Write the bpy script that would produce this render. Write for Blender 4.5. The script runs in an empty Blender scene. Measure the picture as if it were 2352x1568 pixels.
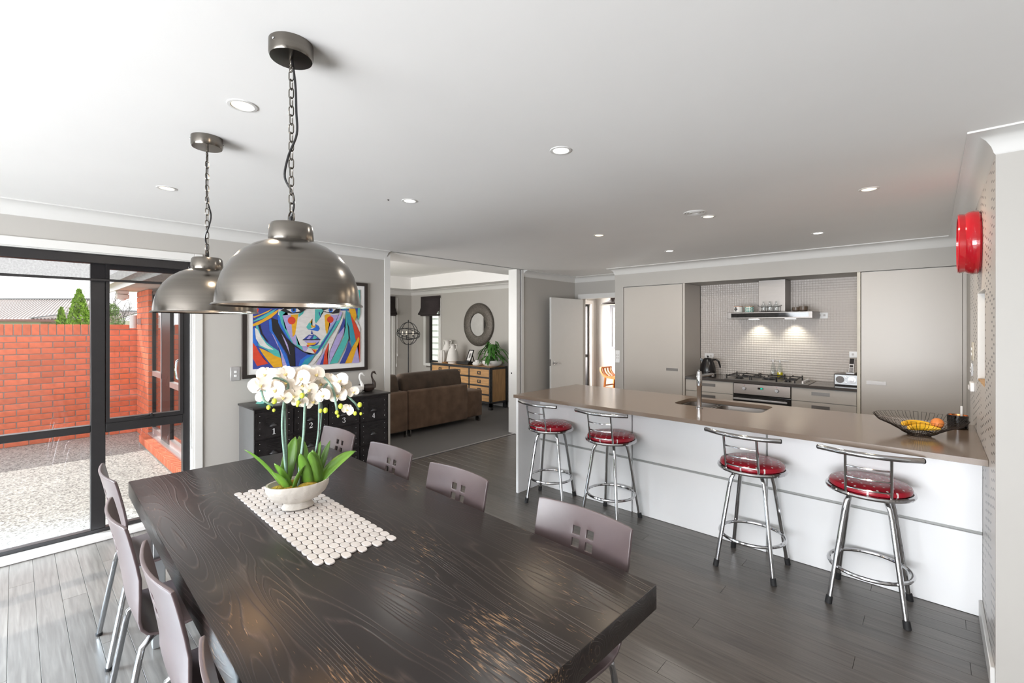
import bpy, bmesh, math, random
from mathutils import Vector, Matrix, Euler
R_ = random.Random(7)
SC = bpy.context.scene
COL = SC.collection
PI = math.pi
rad = math.radians

# ------------------------------------------------------------------ camera
cam = bpy.data.cameras.new('camera')
cam.sensor_width = 36.0
cam.lens = 16.07
cam.shift_y = -35.0 / 2352.0
cam.clip_start = 0.05
cam.clip_end = 300
camo = bpy.data.objects.new('camera', cam)
COL.objects.link(camo)
camo.location = (0, 0, 1.57)
camo.rotation_euler = (rad(90), 0, rad(42.6))
SC.camera = camo
SC.view_settings.view_transform = 'Standard'
SC.view_settings.look = 'None'
SC.view_settings.exposure = 0.24
SC.view_settings.gamma = 1.0
SC.view_settings.use_curve_mapping = False
SC.cycles.use_denoising = True
SC.cycles.max_bounces = 8
SC.cycles.diffuse_bounces = 4
SC.cycles.glossy_bounces = 4
SC.cycles.transparent_max_bounces = 12
SC.cycles.sample_clamp_indirect = 6.0
SC.cycles.caustics_reflective = False
SC.cycles.caustics_refractive = False

# ------------------------------------------------------------------ sky
W = bpy.data.worlds.new('sky')
SC.world = W
W.use_nodes = True
nt = W.node_tree
nt.nodes.clear()
o = nt.nodes.new('ShaderNodeOutputWorld')
bg = nt.nodes.new('ShaderNodeBackground')
tc = nt.nodes.new('ShaderNodeTexCoord')
nz = nt.nodes.new('ShaderNodeTexNoise')
nz.inputs['Scale'].default_value = 2.5
nz.inputs['Detail'].default_value = 5
rp = nt.nodes.new('ShaderNodeValToRGB')
rp.color_ramp.elements[0].position = 0.3
rp.color_ramp.elements[0].color = (0.86, 0.92, 1.0, 1)
rp.color_ramp.elements[1].position = 0.62
rp.color_ramp.elements[1].color = (1, 1, 1, 1)
nt.links.new(tc.outputs['Generated'], nz.inputs['Vector'])
nt.links.new(nz.outputs['Fac'], rp.inputs['Fac'])
nt.links.new(rp.outputs['Color'], bg.inputs['Color'])
bg.inputs['Strength'].default_value = 1.7
nt.links.new(bg.outputs[0], o.inputs[0])

# ------------------------------------------------------------------ sun, window daylight and added fill lamps
def light(name, kind, loc, energy, color=(1, 1, 1), direction=None, **kw):
    l = bpy.data.lights.new(name, kind)
    l.energy = energy
    l.color = color
    for k, v in kw.items():
        setattr(l, k, v)
    ob = bpy.data.objects.new(name, l)
    COL.objects.link(ob)
    ob.location = loc
    if direction is not None:
        ob.rotation_euler = Vector(direction).to_track_quat('-Z', 'Y').to_euler()
    return ob

light('sun', 'SUN', (-12, -6, 12), 3.6, (1.0, 0.95, 0.87), (0.74, 0.35, -0.82), angle=0.012)
# area lamp standing in for rear window daylight, then added fill lamps
light('daylight_rear_window', 'AREA', (-1.1, -3.75, 1.15), 375, (0.91, 0.955, 1.0), (0, 1, 0.0), shape='RECTANGLE', size=4.2, size_y=2.1)
light('ceiling_fill_rear', 'AREA', (-0.5, -3.8, 0.55), 245, (0.965, 0.975, 1.0), (0, 1, 0.85), shape='RECTANGLE', size=3.4, size_y=1.2)  # added lamp aimed up to brighten the ceiling
light('floor_fill_left', 'AREA', (-4.95, -2.0, 1.6), 235, (0.72, 0.88, 1.0), (1.55, 1.8, -2.3), shape='RECTANGLE', size=2.1, size_y=1.6, spread=rad(65))  # added narrow bluish beam that brightens the floor by the left window
light('ceiling_fill_left', 'AREA', (-5.0, -2.0, 0.5), 12, (1.0, 0.98, 0.95), (1, 0.2, 0.8), shape='RECTANGLE', size=2.1, size_y=1.0)  # weak upward lamp added for the left part of the ceiling
# area lamps standing in for daylight in the lounge and at the study window
light('lounge_fill', 'AREA', (-7.2, 2.3, 1.5), 78, (1.0, 0.97, 0.93), (0.1, 1, 0.08), shape='RECTANGLE', size=2.6, size_y=1.6)  # unseen fill lamp added inside the lounge, away from its doors
light('daylight_study', 'AREA', (-6.3, 8.1, 1.3), 230, (1.0, 0.97, 0.94), (1, 0.25, 0.0), shape='RECTANGLE', size=1.6, size_y=1.6)

# ------------------------------------------------------------------ materials
def mat(name, col, rough=0.5, metal=0.0, var=0.05, scale=12.0, bump=0.0, bscale=None, stretch=(1, 1, 1),
        spec=None, rnd=0.0, coat=0.0, emit=None, estr=1.0, trans=0.0, rvar=0.0, detail=3, sheen=0.0):
    m = bpy.data.materials.new(name)
    m.use_nodes = True
    n = m.node_tree.nodes
    L = m.node_tree.links
    p = n['Principled BSDF']
    p.inputs['Roughness'].default_value = rough
    p.inputs['Metallic'].default_value = metal
    if spec is not None:
        p.inputs['Specular IOR Level'].default_value = spec
    if coat:
        p.inputs['Coat Weight'].default_value = coat
        p.inputs['Coat Roughness'].default_value = 0.08
    if trans:
        p.inputs['Transmission Weight'].default_value = trans
    if sheen:
        p.inputs['Sheen Weight'].default_value = sheen
    t = n.new('ShaderNodeTexCoord')
    mp = n.new('ShaderNodeMapping')
    mp.inputs['Scale'].default_value = stretch
    L.new(t.outputs['Object'], mp.inputs['Vector'])
    nzz = n.new('ShaderNodeTexNoise')
    nzz.inputs['Scale'].default_value = scale
    nzz.inputs['Detail'].default_value = detail
    L.new(mp.outputs['Vector'], nzz.inputs['Vector'])
    hv = n.new('ShaderNodeHueSaturation')
    hv.inputs['Color'].default_value = (*col, 1)
    mr = n.new('ShaderNodeMapRange')
    mr.inputs['From Min'].default_value = 0.25
    mr.inputs['From Max'].default_value = 0.75
    mr.inputs['To Min'].default_value = 1 - var
    mr.inputs['To Max'].default_value = 1 + var
    L.new(nzz.outputs['Fac'], mr.inputs['Value'])
    val = mr.outputs['Result']
    if rnd:
        oi = n.new('ShaderNodeObjectInfo')
        m2 = n.new('ShaderNodeMapRange')
        m2.inputs['To Min'].default_value = 1 - rnd
        m2.inputs['To Max'].default_value = 1 + rnd
        L.new(oi.outputs['Random'], m2.inputs['Value'])
        mm = n.new('ShaderNodeMath')
        mm.operation = 'MULTIPLY'
        L.new(val, mm.inputs[0])
        L.new(m2.outputs['Result'], mm.inputs[1])
        val = mm.outputs[0]
    L.new(val, hv.inputs['Value'])
    L.new(hv.outputs['Color'], p.inputs['Base Color'])
    if rvar:
        m3 = n.new('ShaderNodeMapRange')
        m3.inputs['To Min'].default_value = max(0, rough - rvar)
        m3.inputs['To Max'].default_value = rough + rvar
        L.new(nzz.outputs['Fac'], m3.inputs['Value'])
        L.new(m3.outputs['Result'], p.inputs['Roughness'])
    if bump:
        b = n.new('ShaderNodeBump')
        b.inputs['Strength'].default_value = bump
        b.inputs['Distance'].default_value = 0.01
        src = nzz
        if bscale:
            src = n.new('ShaderNodeTexNoise')
            src.inputs['Scale'].default_value = bscale
            src.inputs['Detail'].default_value = 4
            L.new(mp.outputs['Vector'], src.inputs['Vector'])
        L.new(src.outputs['Fac'], b.inputs['Height'])
        L.new(b.outputs['Normal'], p.inputs['Normal'])
    if emit:
        p.inputs['Emission Color'].default_value = (*emit, 1)
        p.inputs['Emission Strength'].default_value = estr
    return m

def glass_mat(name, tint=(1, 1, 1), fac=0.06, rough=0.0):
    m = bpy.data.materials.new(name)
    m.use_nodes = True
    n = m.node_tree.nodes
    L = m.node_tree.links
    n.clear()
    out = n.new('ShaderNodeOutputMaterial')
    tr = n.new('ShaderNodeBsdfTransparent')
    tr.inputs['Color'].default_value = (*tint, 1)
    gl = n.new('ShaderNodeBsdfGlossy')
    gl.inputs['Roughness'].default_value = rough
    lw = n.new('ShaderNodeFresnel')
    geo = n.new('ShaderNodeNewGeometry')
    ior = n.new('ShaderNodeMix')          # the same pane seen from inside the sheet
    ior.data_type = 'FLOAT'
    ior.inputs['A'].default_value = 1.45
    ior.inputs['B'].default_value = 1 / 1.45
    L.new(geo.outputs['Backfacing'], ior.inputs['Factor'])
    L.new(ior.outputs['Result'], lw.inputs['IOR'])
    mx = n.new('ShaderNodeMixShader')
    mu = n.new('ShaderNodeMath')
    mu.operation = 'MULTIPLY'
    mu.inputs[1].default_value = fac / 0.04
    mu.use_clamp = True
    L.new(lw.outputs[0], mu.inputs[0])
    L.new(mu.outputs[0], mx.inputs[0])
    L.new(tr.outputs[0], mx.inputs[1])
    L.new(gl.outputs[0], mx.inputs[2])
    L.new(mx.outputs[0], out.inputs[0])
    return m

def ramp(n, stops):
    r = n.new('ShaderNodeValToRGB')
    els = r.color_ramp.elements
    while len(els) < len(stops):
        els.new(0.5)
    for e, (p, c) in zip(els, stops):
        e.position = p
        e.color = (*c, 1) if len(c) == 3 else c
    return r

def nodes_of(name):
    m = bpy.data.materials.new(name)
    m.use_nodes = True
    n = m.node_tree.nodes
    return m, n, m.node_tree.links, n['Principled BSDF']

M = {}
M['wall'] = mat('wall_paint', (0.44, 0.42, 0.392), 0.6, var=0.012, scale=3, bump=0.02, bscale=220)
M['ceil'] = mat('ceiling_paint', (0.89, 0.88, 0.865), 0.75, var=0.01, scale=3, bump=0.02, bscale=250)
M['trim'] = mat('trim_gloss_paint', (0.68, 0.67, 0.65), 0.35, var=0.01)
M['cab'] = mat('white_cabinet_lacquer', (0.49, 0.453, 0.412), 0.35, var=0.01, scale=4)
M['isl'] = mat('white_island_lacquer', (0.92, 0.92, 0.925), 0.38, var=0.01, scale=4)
M['gap'] = mat('grey_groove', (0.36, 0.36, 0.35), 0.5, 0.3)  # even grey of grooves, carcasses and kickboards
M['edge'] = mat('cream_panel_edge', (0.60, 0.555, 0.47), 0.5)
M['frame'] = mat('dark_bronze_aluminium', (0.030, 0.028, 0.029), 0.38, 0.35, var=0.08)
M['sill'] = mat('white_sill_paint', (0.84, 0.83, 0.82), 0.3)
M['glass'] = glass_mat('window_glass')
M['thin'] = glass_mat('clear_bottle_glass', (0.93, 0.95, 0.95), 0.10)
M['smoke'] = glass_mat('smoked_glass', (0.10, 0.085, 0.075), 0.09)
M['chrome'] = mat('chrome', (0.56, 0.56, 0.57), 0.10, 1.0, var=0.04, scale=30)
M['chromed'] = mat('chair_leg_chrome', (0.52, 0.53, 0.55), 0.14, 1.0, var=0.05, scale=30)
M['steel'] = mat('brushed_steel', (0.25, 0.232, 0.218), 0.40, 1.0, var=0.06, scale=9, stretch=(1, 1, 40), rvar=0.06)
M['pewter'] = mat('brushed_antique_pewter', (0.185, 0.168, 0.148), 0.22, 1.0, var=0.12, scale=2.2, stretch=(0.8, 0.8, 30), rvar=0.035, detail=8)
M['pewter_in'] = mat('bright_inner_reflector', (0.70, 0.62, 0.54), 0.22, 1.0, var=0.1, scale=8)
M['black'] = mat('black_plastic', (0.012, 0.011, 0.012), 0.22, var=0.1)
M['rubber'] = mat('black_rubber', (0.012, 0.012, 0.013), 0.7, var=0.1)
M['white'] = mat('white_plastic', (0.80, 0.80, 0.80), 0.35, var=0.01)
M['ceramic'] = mat('white_matt_ceramic', (0.76, 0.74, 0.71), 0.5, var=0.03, scale=15)
M['ceramicg'] = mat('white_glazed_ceramic', (0.82, 0.81, 0.79), 0.18, var=0.02)
M['whitewarm'] = mat('lamp_diffuser_warm', (1, 1, 1), 0.5, emit=(1.0, 0.82, 0.52), estr=1.9)
M['whitecool'] = mat('lamp_diffuser_neutral', (1, 1, 1), 0.5, emit=(1.0, 0.97, 0.92), estr=3.0)
M['bulb'] = mat('warm_bulb', (1, 0.9, 0.8), 0.4, emit=(1.0, 0.66, 0.34), estr=9.0)
M['candle'] = mat('frosted_candle_bulb', (0.9, 0.86, 0.78), 0.4, emit=(1.0, 0.86, 0.66), estr=0.5)
M['quartz'] = mat('taupe_quartz_worktop', (0.190, 0.140, 0.105), 0.16, var=0.05, scale=260, detail=2, spec=0.6)
M['quartzd'] = mat('dark_grey_quartz_benchtop', (0.075, 0.066, 0.062), 0.10, var=0.08, scale=260, spec=0.6)
M['brick'] = mat('terracotta_brick', (0.74, 0.19, 0.095), 0.85, var=0.14, scale=14, bump=0.25, bscale=90, rnd=0.13)
M['mortar'] = mat('grey_mortar', (0.33, 0.28, 0.25), 0.95, var=0.12, scale=60, bump=0.3)
M['soffit'] = mat('soffit_paint', (0.72, 0.66, 0.60), 0.6)
M['gutter'] = mat('pale_gutter_metal', (0.78, 0.77, 0.76), 0.35, 0.1)
M['silver'] = mat('silver_aluminium', (0.62, 0.61, 0.62), 0.35, 0.7)
M['greymetal'] = mat('grey_steel_leg', (0.40, 0.41, 0.42), 0.4, 0.6)
M['carpet'] = mat('charcoal_carpet', (0.085, 0.078, 0.074), 0.95, var=0.35, scale=420, bump=0.5, bscale=500, sheen=0.2)
M['sofa'] = mat('brown_plush_fabric', (0.155, 0.096, 0.062), 0.85, var=0.30, scale=7, bump=0.35, bscale=260, sheen=0.12)
M['sofad'] = mat('dark_brown_plush_fabric', (0.080, 0.054, 0.038), 0.85, var=0.32, scale=7, bump=0.35, bscale=260, sheen=0.1)
M['blind'] = mat('dark_roman_blind_fabric', (0.035, 0.026, 0.027), 0.9, var=0.2, scale=60, bump=0.2, bscale=300)
M['pine'] = mat('oiled_pine', (0.52, 0.29, 0.12), 0.5, var=0.28, scale=5, stretch=(1, 1, 9), bump=0.1, rnd=0.10)
M['pinev'] = mat('oiled_pine_upright', (0.46, 0.26, 0.11), 0.5, var=0.25, scale=5, stretch=(9, 9, 1), bump=0.1)
M['iron'] = mat('dark_riveted_iron', (0.055, 0.055, 0.058), 0.5, 0.6, var=0.2, scale=20)
M['locker'] = mat('distressed_black_steel', (0.022, 0.019, 0.020), 0.36, 0.4, var=0.5, scale=16, rvar=0.12, bump=0.08)
M['lockertop'] = mat('black_steel_top', (0.035, 0.032, 0.032), 0.32, 0.5, var=0.25, scale=12)
M['lockerside'] = mat('grey_locker_side', (0.17, 0.17, 0.17), 0.45, 0.2, var=0.05)
M['digit'] = mat('white_stencil_paint', (0.80, 0.80, 0.82), 0.6)
M['teal'] = mat('teal_glaze', (0.16, 0.46, 0.40), 0.4, var=0.06)
M['darkwood'] = mat('dark_polished_wood', (0.035, 0.022, 0.018), 0.28, var=0.3, scale=10)
M['leafg'] = mat('orchid_leaf_green', (0.105, 0.225, 0.028), 0.28, var=0.2, scale=10, rnd=0.14, spec=0.5)
M['leafd'] = mat('peace_lily_green', (0.045, 0.17, 0.02), 0.32, var=0.25, scale=10, rnd=0.35)
M['petal'] = mat('cream_orchid_petal', (0.88, 0.80, 0.70), 0.55, var=0.06, scale=40, rnd=0.03)
M['lip'] = mat('yellow_orchid_lip', (0.82, 0.66, 0.28), 0.5, var=0.15, scale=60)
M['bud'] = mat('lime_orchid_bud', (0.55, 0.62, 0.06), 0.4, var=0.2, scale=30)
M['stemb'] = mat('blue_green_flower_stem', (0.20, 0.32, 0.26), 0.45, var=0.15, scale=30, stretch=(1, 1, 6))
M['stake'] = mat('dark_support_cane', (0.055, 0.045, 0.040), 0.6)
M['moss'] = mat('mustard_moss', (0.36, 0.25, 0.03), 0.95, var=0.4, scale=60, bump=0.8, bscale=120)
M['soil'] = mat('dark_soil', (0.03, 0.022, 0.016), 0.95, var=0.4, scale=80, bump=0.8)
M['stone'] = mat('pitted_stone_bowl', (0.56, 0.52, 0.47), 0.8, var=0.14, scale=9, bump=0.5, bscale=38)
M['pebble'] = mat('white_mat_pebble', (0.66, 0.61, 0.58), 0.4, var=0.03, scale=20, rnd=0.06)
M['red'] = mat('glossy_red_enamel', (0.46, 0.008, 0.018), 0.10, var=0.05, coat=0.6)
M['redin'] = mat('deep_red_inner', (0.30, 0.01, 0.012), 0.3)
M['ply'] = mat('purple_brown_stained_plywood', (0.118, 0.087, 0.088), 0.30, var=0.16, scale=5, stretch=(1, 6, 1), spec=0.65, rvar=0.05)
M['dark_grille'] = mat('cast_iron_trivet', (0.02, 0.017, 0.016), 0.5, 0.3)
M['radio'] = mat('silver_speaker_face', (0.60, 0.62, 0.64), 0.4, 0.3)
M['mesh'] = mat('grey_speaker_mesh', (0.22, 0.21, 0.21), 0.7, var=0.3, scale=300)
M['ovenpanel'] = mat('oven_stainless', (0.50, 0.44, 0.40), 0.34, 0.9, var=0.05, scale=9, stretch=(1, 1, 40))
M['ovenglass'] = mat('black_oven_glass', (0.015, 0.014, 0.014), 0.06, spec=0.8)
M['green_led'] = mat('green_led', (0, 0.3, 0.2), 0.4, emit=(0.02, 0.9, 0.55), estr=0.8)
M['oil'] = mat('olive_oil', (0.75, 0.62, 0.02), 0.15)
M['wirec'] = mat('dark_bronze_wire', (0.022, 0.016, 0.014), 0.4, 0.6)
M['banana'] = mat('banana_yellow', (0.85, 0.48, 0.02), 0.5, var=0.12, scale=30)
M['peach'] = mat('orange_fruit_skin', (0.70, 0.22, 0.05), 0.5, var=0.2, scale=20)
M['copper'] = mat('copper_lining', (0.60, 0.26, 0.10), 0.25, 1.0)
M['mocha'] = mat('mocha_glaze', (0.10, 0.07, 0.05), 0.35, var=0.15)
M['orangewood'] = mat('honey_timber', (0.42, 0.13, 0.018), 0.38, var=0.25, scale=7, stretch=(8, 8, 1))
M['charcoalframe'] = mat('charcoal_frame', (0.09, 0.09, 0.10), 0.4)
M['blackframe'] = mat('black_brown_frame', (0.022, 0.016, 0.014), 0.4, var=0.2)
M['mount'] = mat('white_mount_board', (0.76, 0.75, 0.74), 0.8)
M['mirror'] = mat('mirror_glass', (0.86, 0.88, 0.88), 0.015, 1.0)
M['mirrorframe'] = mat('beaten_pewter_frame', (0.13, 0.115, 0.10), 0.5, 0.6, var=0.4, scale=40, bump=0.6, bscale=70)
M['woodshelf'] = mat('pale_wood_shelf', (0.55, 0.34, 0.16), 0.5, var=0.15, scale=8)
M['mesh_grey'] = mat('grey_vent', (0.55, 0.53, 0.52), 0.6)
M['foliage'] = mat('conifer_green', (0.22, 0.36, 0.03), 0.7, var=0.4, scale=5)
M['foliage2'] = mat('grey_green_foliage', (0.22, 0.30, 0.11), 0.8, var=0.4, scale=2)
M['blossom'] = mat('pale_blossom', (0.78, 0.62, 0.55), 0.8, var=0.2)
M['bark'] = mat('grey_bark', (0.17, 0.145, 0.14), 0.9, var=0.2)
M['roof'] = mat('ribbed_steel_roof', (0.33, 0.285, 0.27), 0.5, 0.1, var=0.05)
M['ridge'] = mat('grey_ridge_cap', (0.22, 0.23, 0.24), 0.5)
M['fascia'] = mat('maroon_gutter', (0.30, 0.12, 0.11), 0.5)
M['render'] = mat('cream_cladding', (0.70, 0.64, 0.52), 0.7)
M['bluebrick'] = mat('pale_far_brick', (0.50, 0.34, 0.25), 0.9, var=0.3, scale=10)
M['hill'] = mat('distant_bush', (0.30, 0.34, 0.18), 0.9, var=0.3, scale=0.6)
M['clad'] = mat('white_weatherboard', (0.74, 0.75, 0.75), 0.6)
M['grass'] = mat('back_lawn', (0.10, 0.18, 0.04), 0.95, var=0.3, scale=8)

# sheer roller blind: a real perforated sunscreen fabric
def blind_mat():
    m = bpy.data.materials.new('sheer_sunscreen_fabric')
    m.use_nodes = True
    n = m.node_tree.nodes
    L = m.node_tree.links
    n.clear()
    out = n.new('ShaderNodeOutputMaterial')
    tr = n.new('ShaderNodeBsdfTransparent')
    df = n.new('ShaderNodeBsdfDiffuse')
    df.inputs['Color'].default_value = (0.03, 0.028, 0.03, 1)
    t = n.new('ShaderNodeTexCoord')
    nz = n.new('ShaderNodeTexNoise')
    nz.inputs['Scale'].default_value = 90
    L.new(t.outputs['Object'], nz.inputs['Vector'])
    mr = n.new('ShaderNodeMapRange')
    mr.inputs['To Min'].default_value = 0.28
    mr.inputs['To Max'].default_value = 0.42
    L.new(nz.outputs['Fac'], mr.inputs['Value'])
    mx = n.new('ShaderNodeMixShader')
    L.new(mr.outputs[0], mx.inputs[0])
    L.new(tr.outputs[0], mx.inputs[1])
    L.new(df.outputs[0], mx.inputs[2])
    L.new(mx.outputs[0], out.inputs[0])
    return m
M['sheer'] = blind_mat()

# floor boards: dark grey-brown oak, grain along x, every board its own tone
def floor_mat():
    m, n, L, p = nodes_of('grey_brown_floor_board')
    t = n.new('ShaderNodeTexCoord')
    oi = n.new('ShaderNodeObjectInfo')
    ad = n.new('ShaderNodeVectorMath')
    ad.operation = 'ADD'
    cb = n.new('ShaderNodeCombineXYZ')
    ml = n.new('ShaderNodeMath')
    ml.operation = 'MULTIPLY'
    ml.inputs[1].default_value = 37.0
    L.new(oi.outputs['Random'], ml.inputs[0])
    L.new(ml.outputs[0], cb.inputs[0])
    L.new(ml.outputs[0], cb.inputs[1])
    L.new(t.outputs['Object'], ad.inputs[0])
    L.new(cb.outputs[0], ad.inputs[1])
    mp = n.new('ShaderNodeMapping')
    mp.inputs['Scale'].default_value = (1.3, 22, 22)
    L.new(ad.outputs[0], mp.inputs['Vector'])
    nz = n.new('ShaderNodeTexNoise')
    nz.inputs['Scale'].default_value = 3.0
    nz.inputs['Detail'].default_value = 7
    nz.inputs['Distortion'].default_value = 0.6
    L.new(mp.outputs[0], nz.inputs['Vector'])
    r = ramp(n, [(0.25, (0.070, 0.061, 0.055)), (0.55, (0.115, 0.103, 0.093)), (0.8, (0.16, 0.145, 0.13))])
    L.new(nz.outputs['Fac'], r.inputs['Fac'])
    hv = n.new('ShaderNodeHueSaturation')
    mr = n.new('ShaderNodeMapRange')
    mr.inputs['To Min'].default_value = 0.88
    mr.inputs['To Max'].default_value = 1.12
    L.new(oi.outputs['Random'], mr.inputs['Value'])
    L.new(mr.outputs[0], hv.inputs['Value'])
    L.new(r.outputs['Color'], hv.inputs['Color'])
    L.new(hv.outputs['Color'], p.inputs['Base Color'])
    p.inputs['Roughness'].default_value = 0.31
    p.inputs['Specular IOR Level'].default_value = 0.8
    b = n.new('ShaderNodeBump')
    b.inputs['Strength'].default_value = 0.12
    b.inputs['Distance'].default_value = 0.004
    L.new(nz.outputs['Fac'], b.inputs['Height'])
    L.new(b.outputs['Normal'], p.inputs['Normal'])
    return m
M['floor'] = floor_mat()

# table: near-black stained oak, cathedral grain along x, worn through to pale timber in streaks
def table_mat():
    m, n, L, p = nodes_of('black_stained_worn_oak')
    t = n.new('ShaderNodeTexCoord')
    mp = n.new('ShaderNodeMapping')
    mp.inputs['Scale'].default_value = (0.38, 3.6, 3.6)
    L.new(t.outputs['Object'], mp.inputs['Vector'])
    n1 = n.new('ShaderNodeTexNoise')
    n1.inputs['Scale'].default_value = 1.5
    n1.inputs['Detail'].default_value = 1.5
    n1.inputs['Distortion'].default_value = 0.3
    L.new(mp.outputs[0], n1.inputs['Vector'])
    m1 = n.new('ShaderNodeMath')
    m1.operation = 'MULTIPLY'
    m1.inputs[1].default_value = 38.0
    L.new(n1.outputs['Fac'], m1.inputs[0])
    fr = n.new('ShaderNodeMath')
    fr.operation = 'PINGPONG'
    fr.inputs[1].default_value = 0.5
    L.new(m1.outputs[0], fr.inputs[0])
    ring = n.new('ShaderNodeMapRange')
    ring.inputs['From Min'].default_value = 0.34
    ring.inputs['From Max'].default_value = 0.5
    L.new(fr.outputs[0], ring.inputs['Value'])
    # fine fibre noise
    mf = n.new('ShaderNodeMapping')
    mf.inputs['Scale'].default_value = (5, 90, 90)
    L.new(t.outputs['Object'], mf.inputs['Vector'])
    nf = n.new('ShaderNodeTexNoise')
    nf.inputs['Scale'].default_value = 2.0
    nf.inputs['Detail'].default_value = 6
    L.new(mf.outputs[0], nf.inputs['Vector'])
    mul = n.new('ShaderNodeMath')
    mul.operation = 'MULTIPLY'
    L.new(ring.outputs[0], mul.inputs[0])
    L.new(nf.outputs['Fac'], mul.inputs[1])
    base = ramp(n, [(0.0, (0.017, 0.012, 0.011)), (0.30, (0.030, 0.021, 0.019)), (0.62, (0.062, 0.045, 0.038))])
    L.new(mul.outputs[0], base.inputs['Fac'])
    # worn patches
    mw = n.new('ShaderNodeMapping')
    mw.inputs['Scale'].default_value = (1.0, 1.7, 1.7)
    L.new(t.outputs['Object'], mw.inputs['Vector'])
    nw = n.new('ShaderNodeTexNoise')
    nw.inputs['Scale'].default_value = 2.2
    nw.inputs['Detail'].default_value = 3
    L.new(mw.outputs[0], nw.inputs['Vector'])
    ms = n.new('ShaderNodeMapping')
    ms.inputs['Scale'].default_value = (13, 115, 115)
    L.new(t.outputs['Object'], ms.inputs['Vector'])
    ns = n.new('ShaderNodeTexNoise')
    ns.inputs['Scale'].default_value = 1.6
    ns.inputs['Detail'].default_value = 5
    L.new(ms.outputs[0], ns.inputs['Vector'])
    sep = n.new('ShaderNodeSeparateXYZ')
    L.new(t.outputs['Object'], sep.inputs[0])
    gx = n.new('ShaderNodeMapRange')      # the chair-side end is the most used
    gx.inputs['From Min'].default_value = -1.2
    gx.inputs['From Max'].default_value = 1.1
    gx.inputs['To Min'].default_value = -0.06
    gx.inputs['To Max'].default_value = 0.075
    L.new(sep.outputs[0], gx.inputs['Value'])
    a1 = n.new('ShaderNodeMath')
    a1.operation = 'ADD'
    L.new(nw.outputs['Fac'], a1.inputs[0])
    L.new(gx.outputs[0], a1.inputs[1])
    a2 = n.new('ShaderNodeMath')
    a2.operation = 'MULTIPLY_ADD'
    a2.inputs[1].default_value = 0.85
    L.new(a1.outputs[0], a2.inputs[0])
    L.new(ns.outputs['Fac'], a2.inputs[2])
    wr = n.new('ShaderNodeMapRange')
    wr.inputs['From Min'].default_value = 1.14
    wr.inputs['From Max'].default_value = 1.26
    L.new(a2.outputs[0], wr.inputs['Value'])
    mx = n.new('ShaderNodeMix')
    mx.data_type = 'RGBA'
    L.new(wr.outputs[0], mx.inputs['Factor'])
    L.new(base.outputs['Color'], mx.inputs['A'])
    mx.inputs['B'].default_value = (0.33, 0.20, 0.11, 1)
    L.new(mx.outputs['Result'], p.inputs['Base Color'])
    p.inputs['Roughness'].default_value = 0.30
    p.inputs['Specular IOR Level'].default_value = 0.5
    b = n.new('ShaderNodeBump')
    b.inputs['Strength'].default_value = 0.25
    b.inputs['Distance'].default_value = 0.003
    L.new(mul.outputs[0], b.inputs['Height'])
    L.new(b.outputs['Normal'], p.inputs['Normal'])
    return m
M['table'] = table_mat()

# exposed-aggregate concrete
def aggregate_mat():
    m, n, L, p = nodes_of('exposed_aggregate_concrete')
    t = n.new('ShaderNodeTexCoord')
    v = n.new('ShaderNodeTexVoronoi')
    v.inputs['Scale'].default_value = 65
    L.new(t.outputs['Object'], v.inputs['Vector'])
    nz = n.new('ShaderNodeTexNoise')
    nz.inputs['Scale'].default_value = 3
    L.new(t.outputs['Object'], nz.inputs['Vector'])
    r = ramp(n, [(0.0, (0.16, 0.155, 0.145)), (0.4, (0.36, 0.35, 0.33)), (1.0, (0.56, 0.55, 0.52))])
    s = n.new('ShaderNodeSeparateColor')
    L.new(v.outputs['Color'], s.inputs[0])
    L.new(s.outputs[0], r.inputs['Fac'])
    hv = n.new('ShaderNodeHueSaturation')
    mr = n.new('ShaderNodeMapRange')
    mr.inputs['To Min'].default_value = 0.85
    mr.inputs['To Max'].default_value = 1.15
    L.new(nz.outputs['Fac'], mr.inputs['Value'])
    L.new(mr.outputs[0], hv.inputs['Value'])
    L.new(r.outputs['Color'], hv.inputs['Color'])
    L.new(hv.outputs['Color'], p.inputs['Base Color'])
    p.inputs['Roughness'].default_value = 0.85
    b = n.new('ShaderNodeBump')
    b.inputs['Strength'].default_value = 0.5
    b.inputs['Distance'].default_value = 0.006
    L.new(v.outputs['Distance'], b.inputs['Height'])
    L.new(b.outputs['Normal'], p.inputs['Normal'])
    return m
M['aggregate'] = aggregate_mat()

def sinwave(n, L, src, k, ph=0.0):
    a = n.new('ShaderNodeMath')
    a.operation = 'MULTIPLY_ADD'
    a.inputs[1].default_value = k
    a.inputs[2].default_value = ph
    L.new(src, a.inputs[0])
    s = n.new('ShaderNodeMath')
    s.operation = 'SINE'
    L.new(a.outputs[0], s.inputs[0])
    return s.outputs[0]

# splashback: pillow-faced 3 cm mosaic (each piece about five pixels)
def mosaic_mat():
    m, n, L, p = nodes_of('pillow_mosaic_splashback')
    t = n.new('ShaderNodeTexCoord')
    sp = n.new('ShaderNodeSeparateXYZ')
    L.new(t.outputs['Object'], sp.inputs[0])
    k = 2 * PI / 0.029
    a = sinwave(n, L, sp.outputs[0], k)
    c = sinwave(n, L, sp.outputs[2], k)
    mu = n.new('ShaderNodeMath')
    mu.operation = 'ADD'
    L.new(a, mu.inputs[0])
    L.new(c, mu.inputs[1])
    b = n.new('ShaderNodeBump')
    b.inputs['Strength'].default_value = 0.40
    b.inputs['Distance'].default_value = 0.003
    L.new(mu.outputs[0], b.inputs['Height'])
    L.new(b.outputs['Normal'], p.inputs['Normal'])
    p.inputs['Base Color'].default_value = (0.53, 0.485, 0.45, 1)
    p.inputs['Roughness'].default_value = 0.2
    return m
M['mosaic'] = mosaic_mat()

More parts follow.
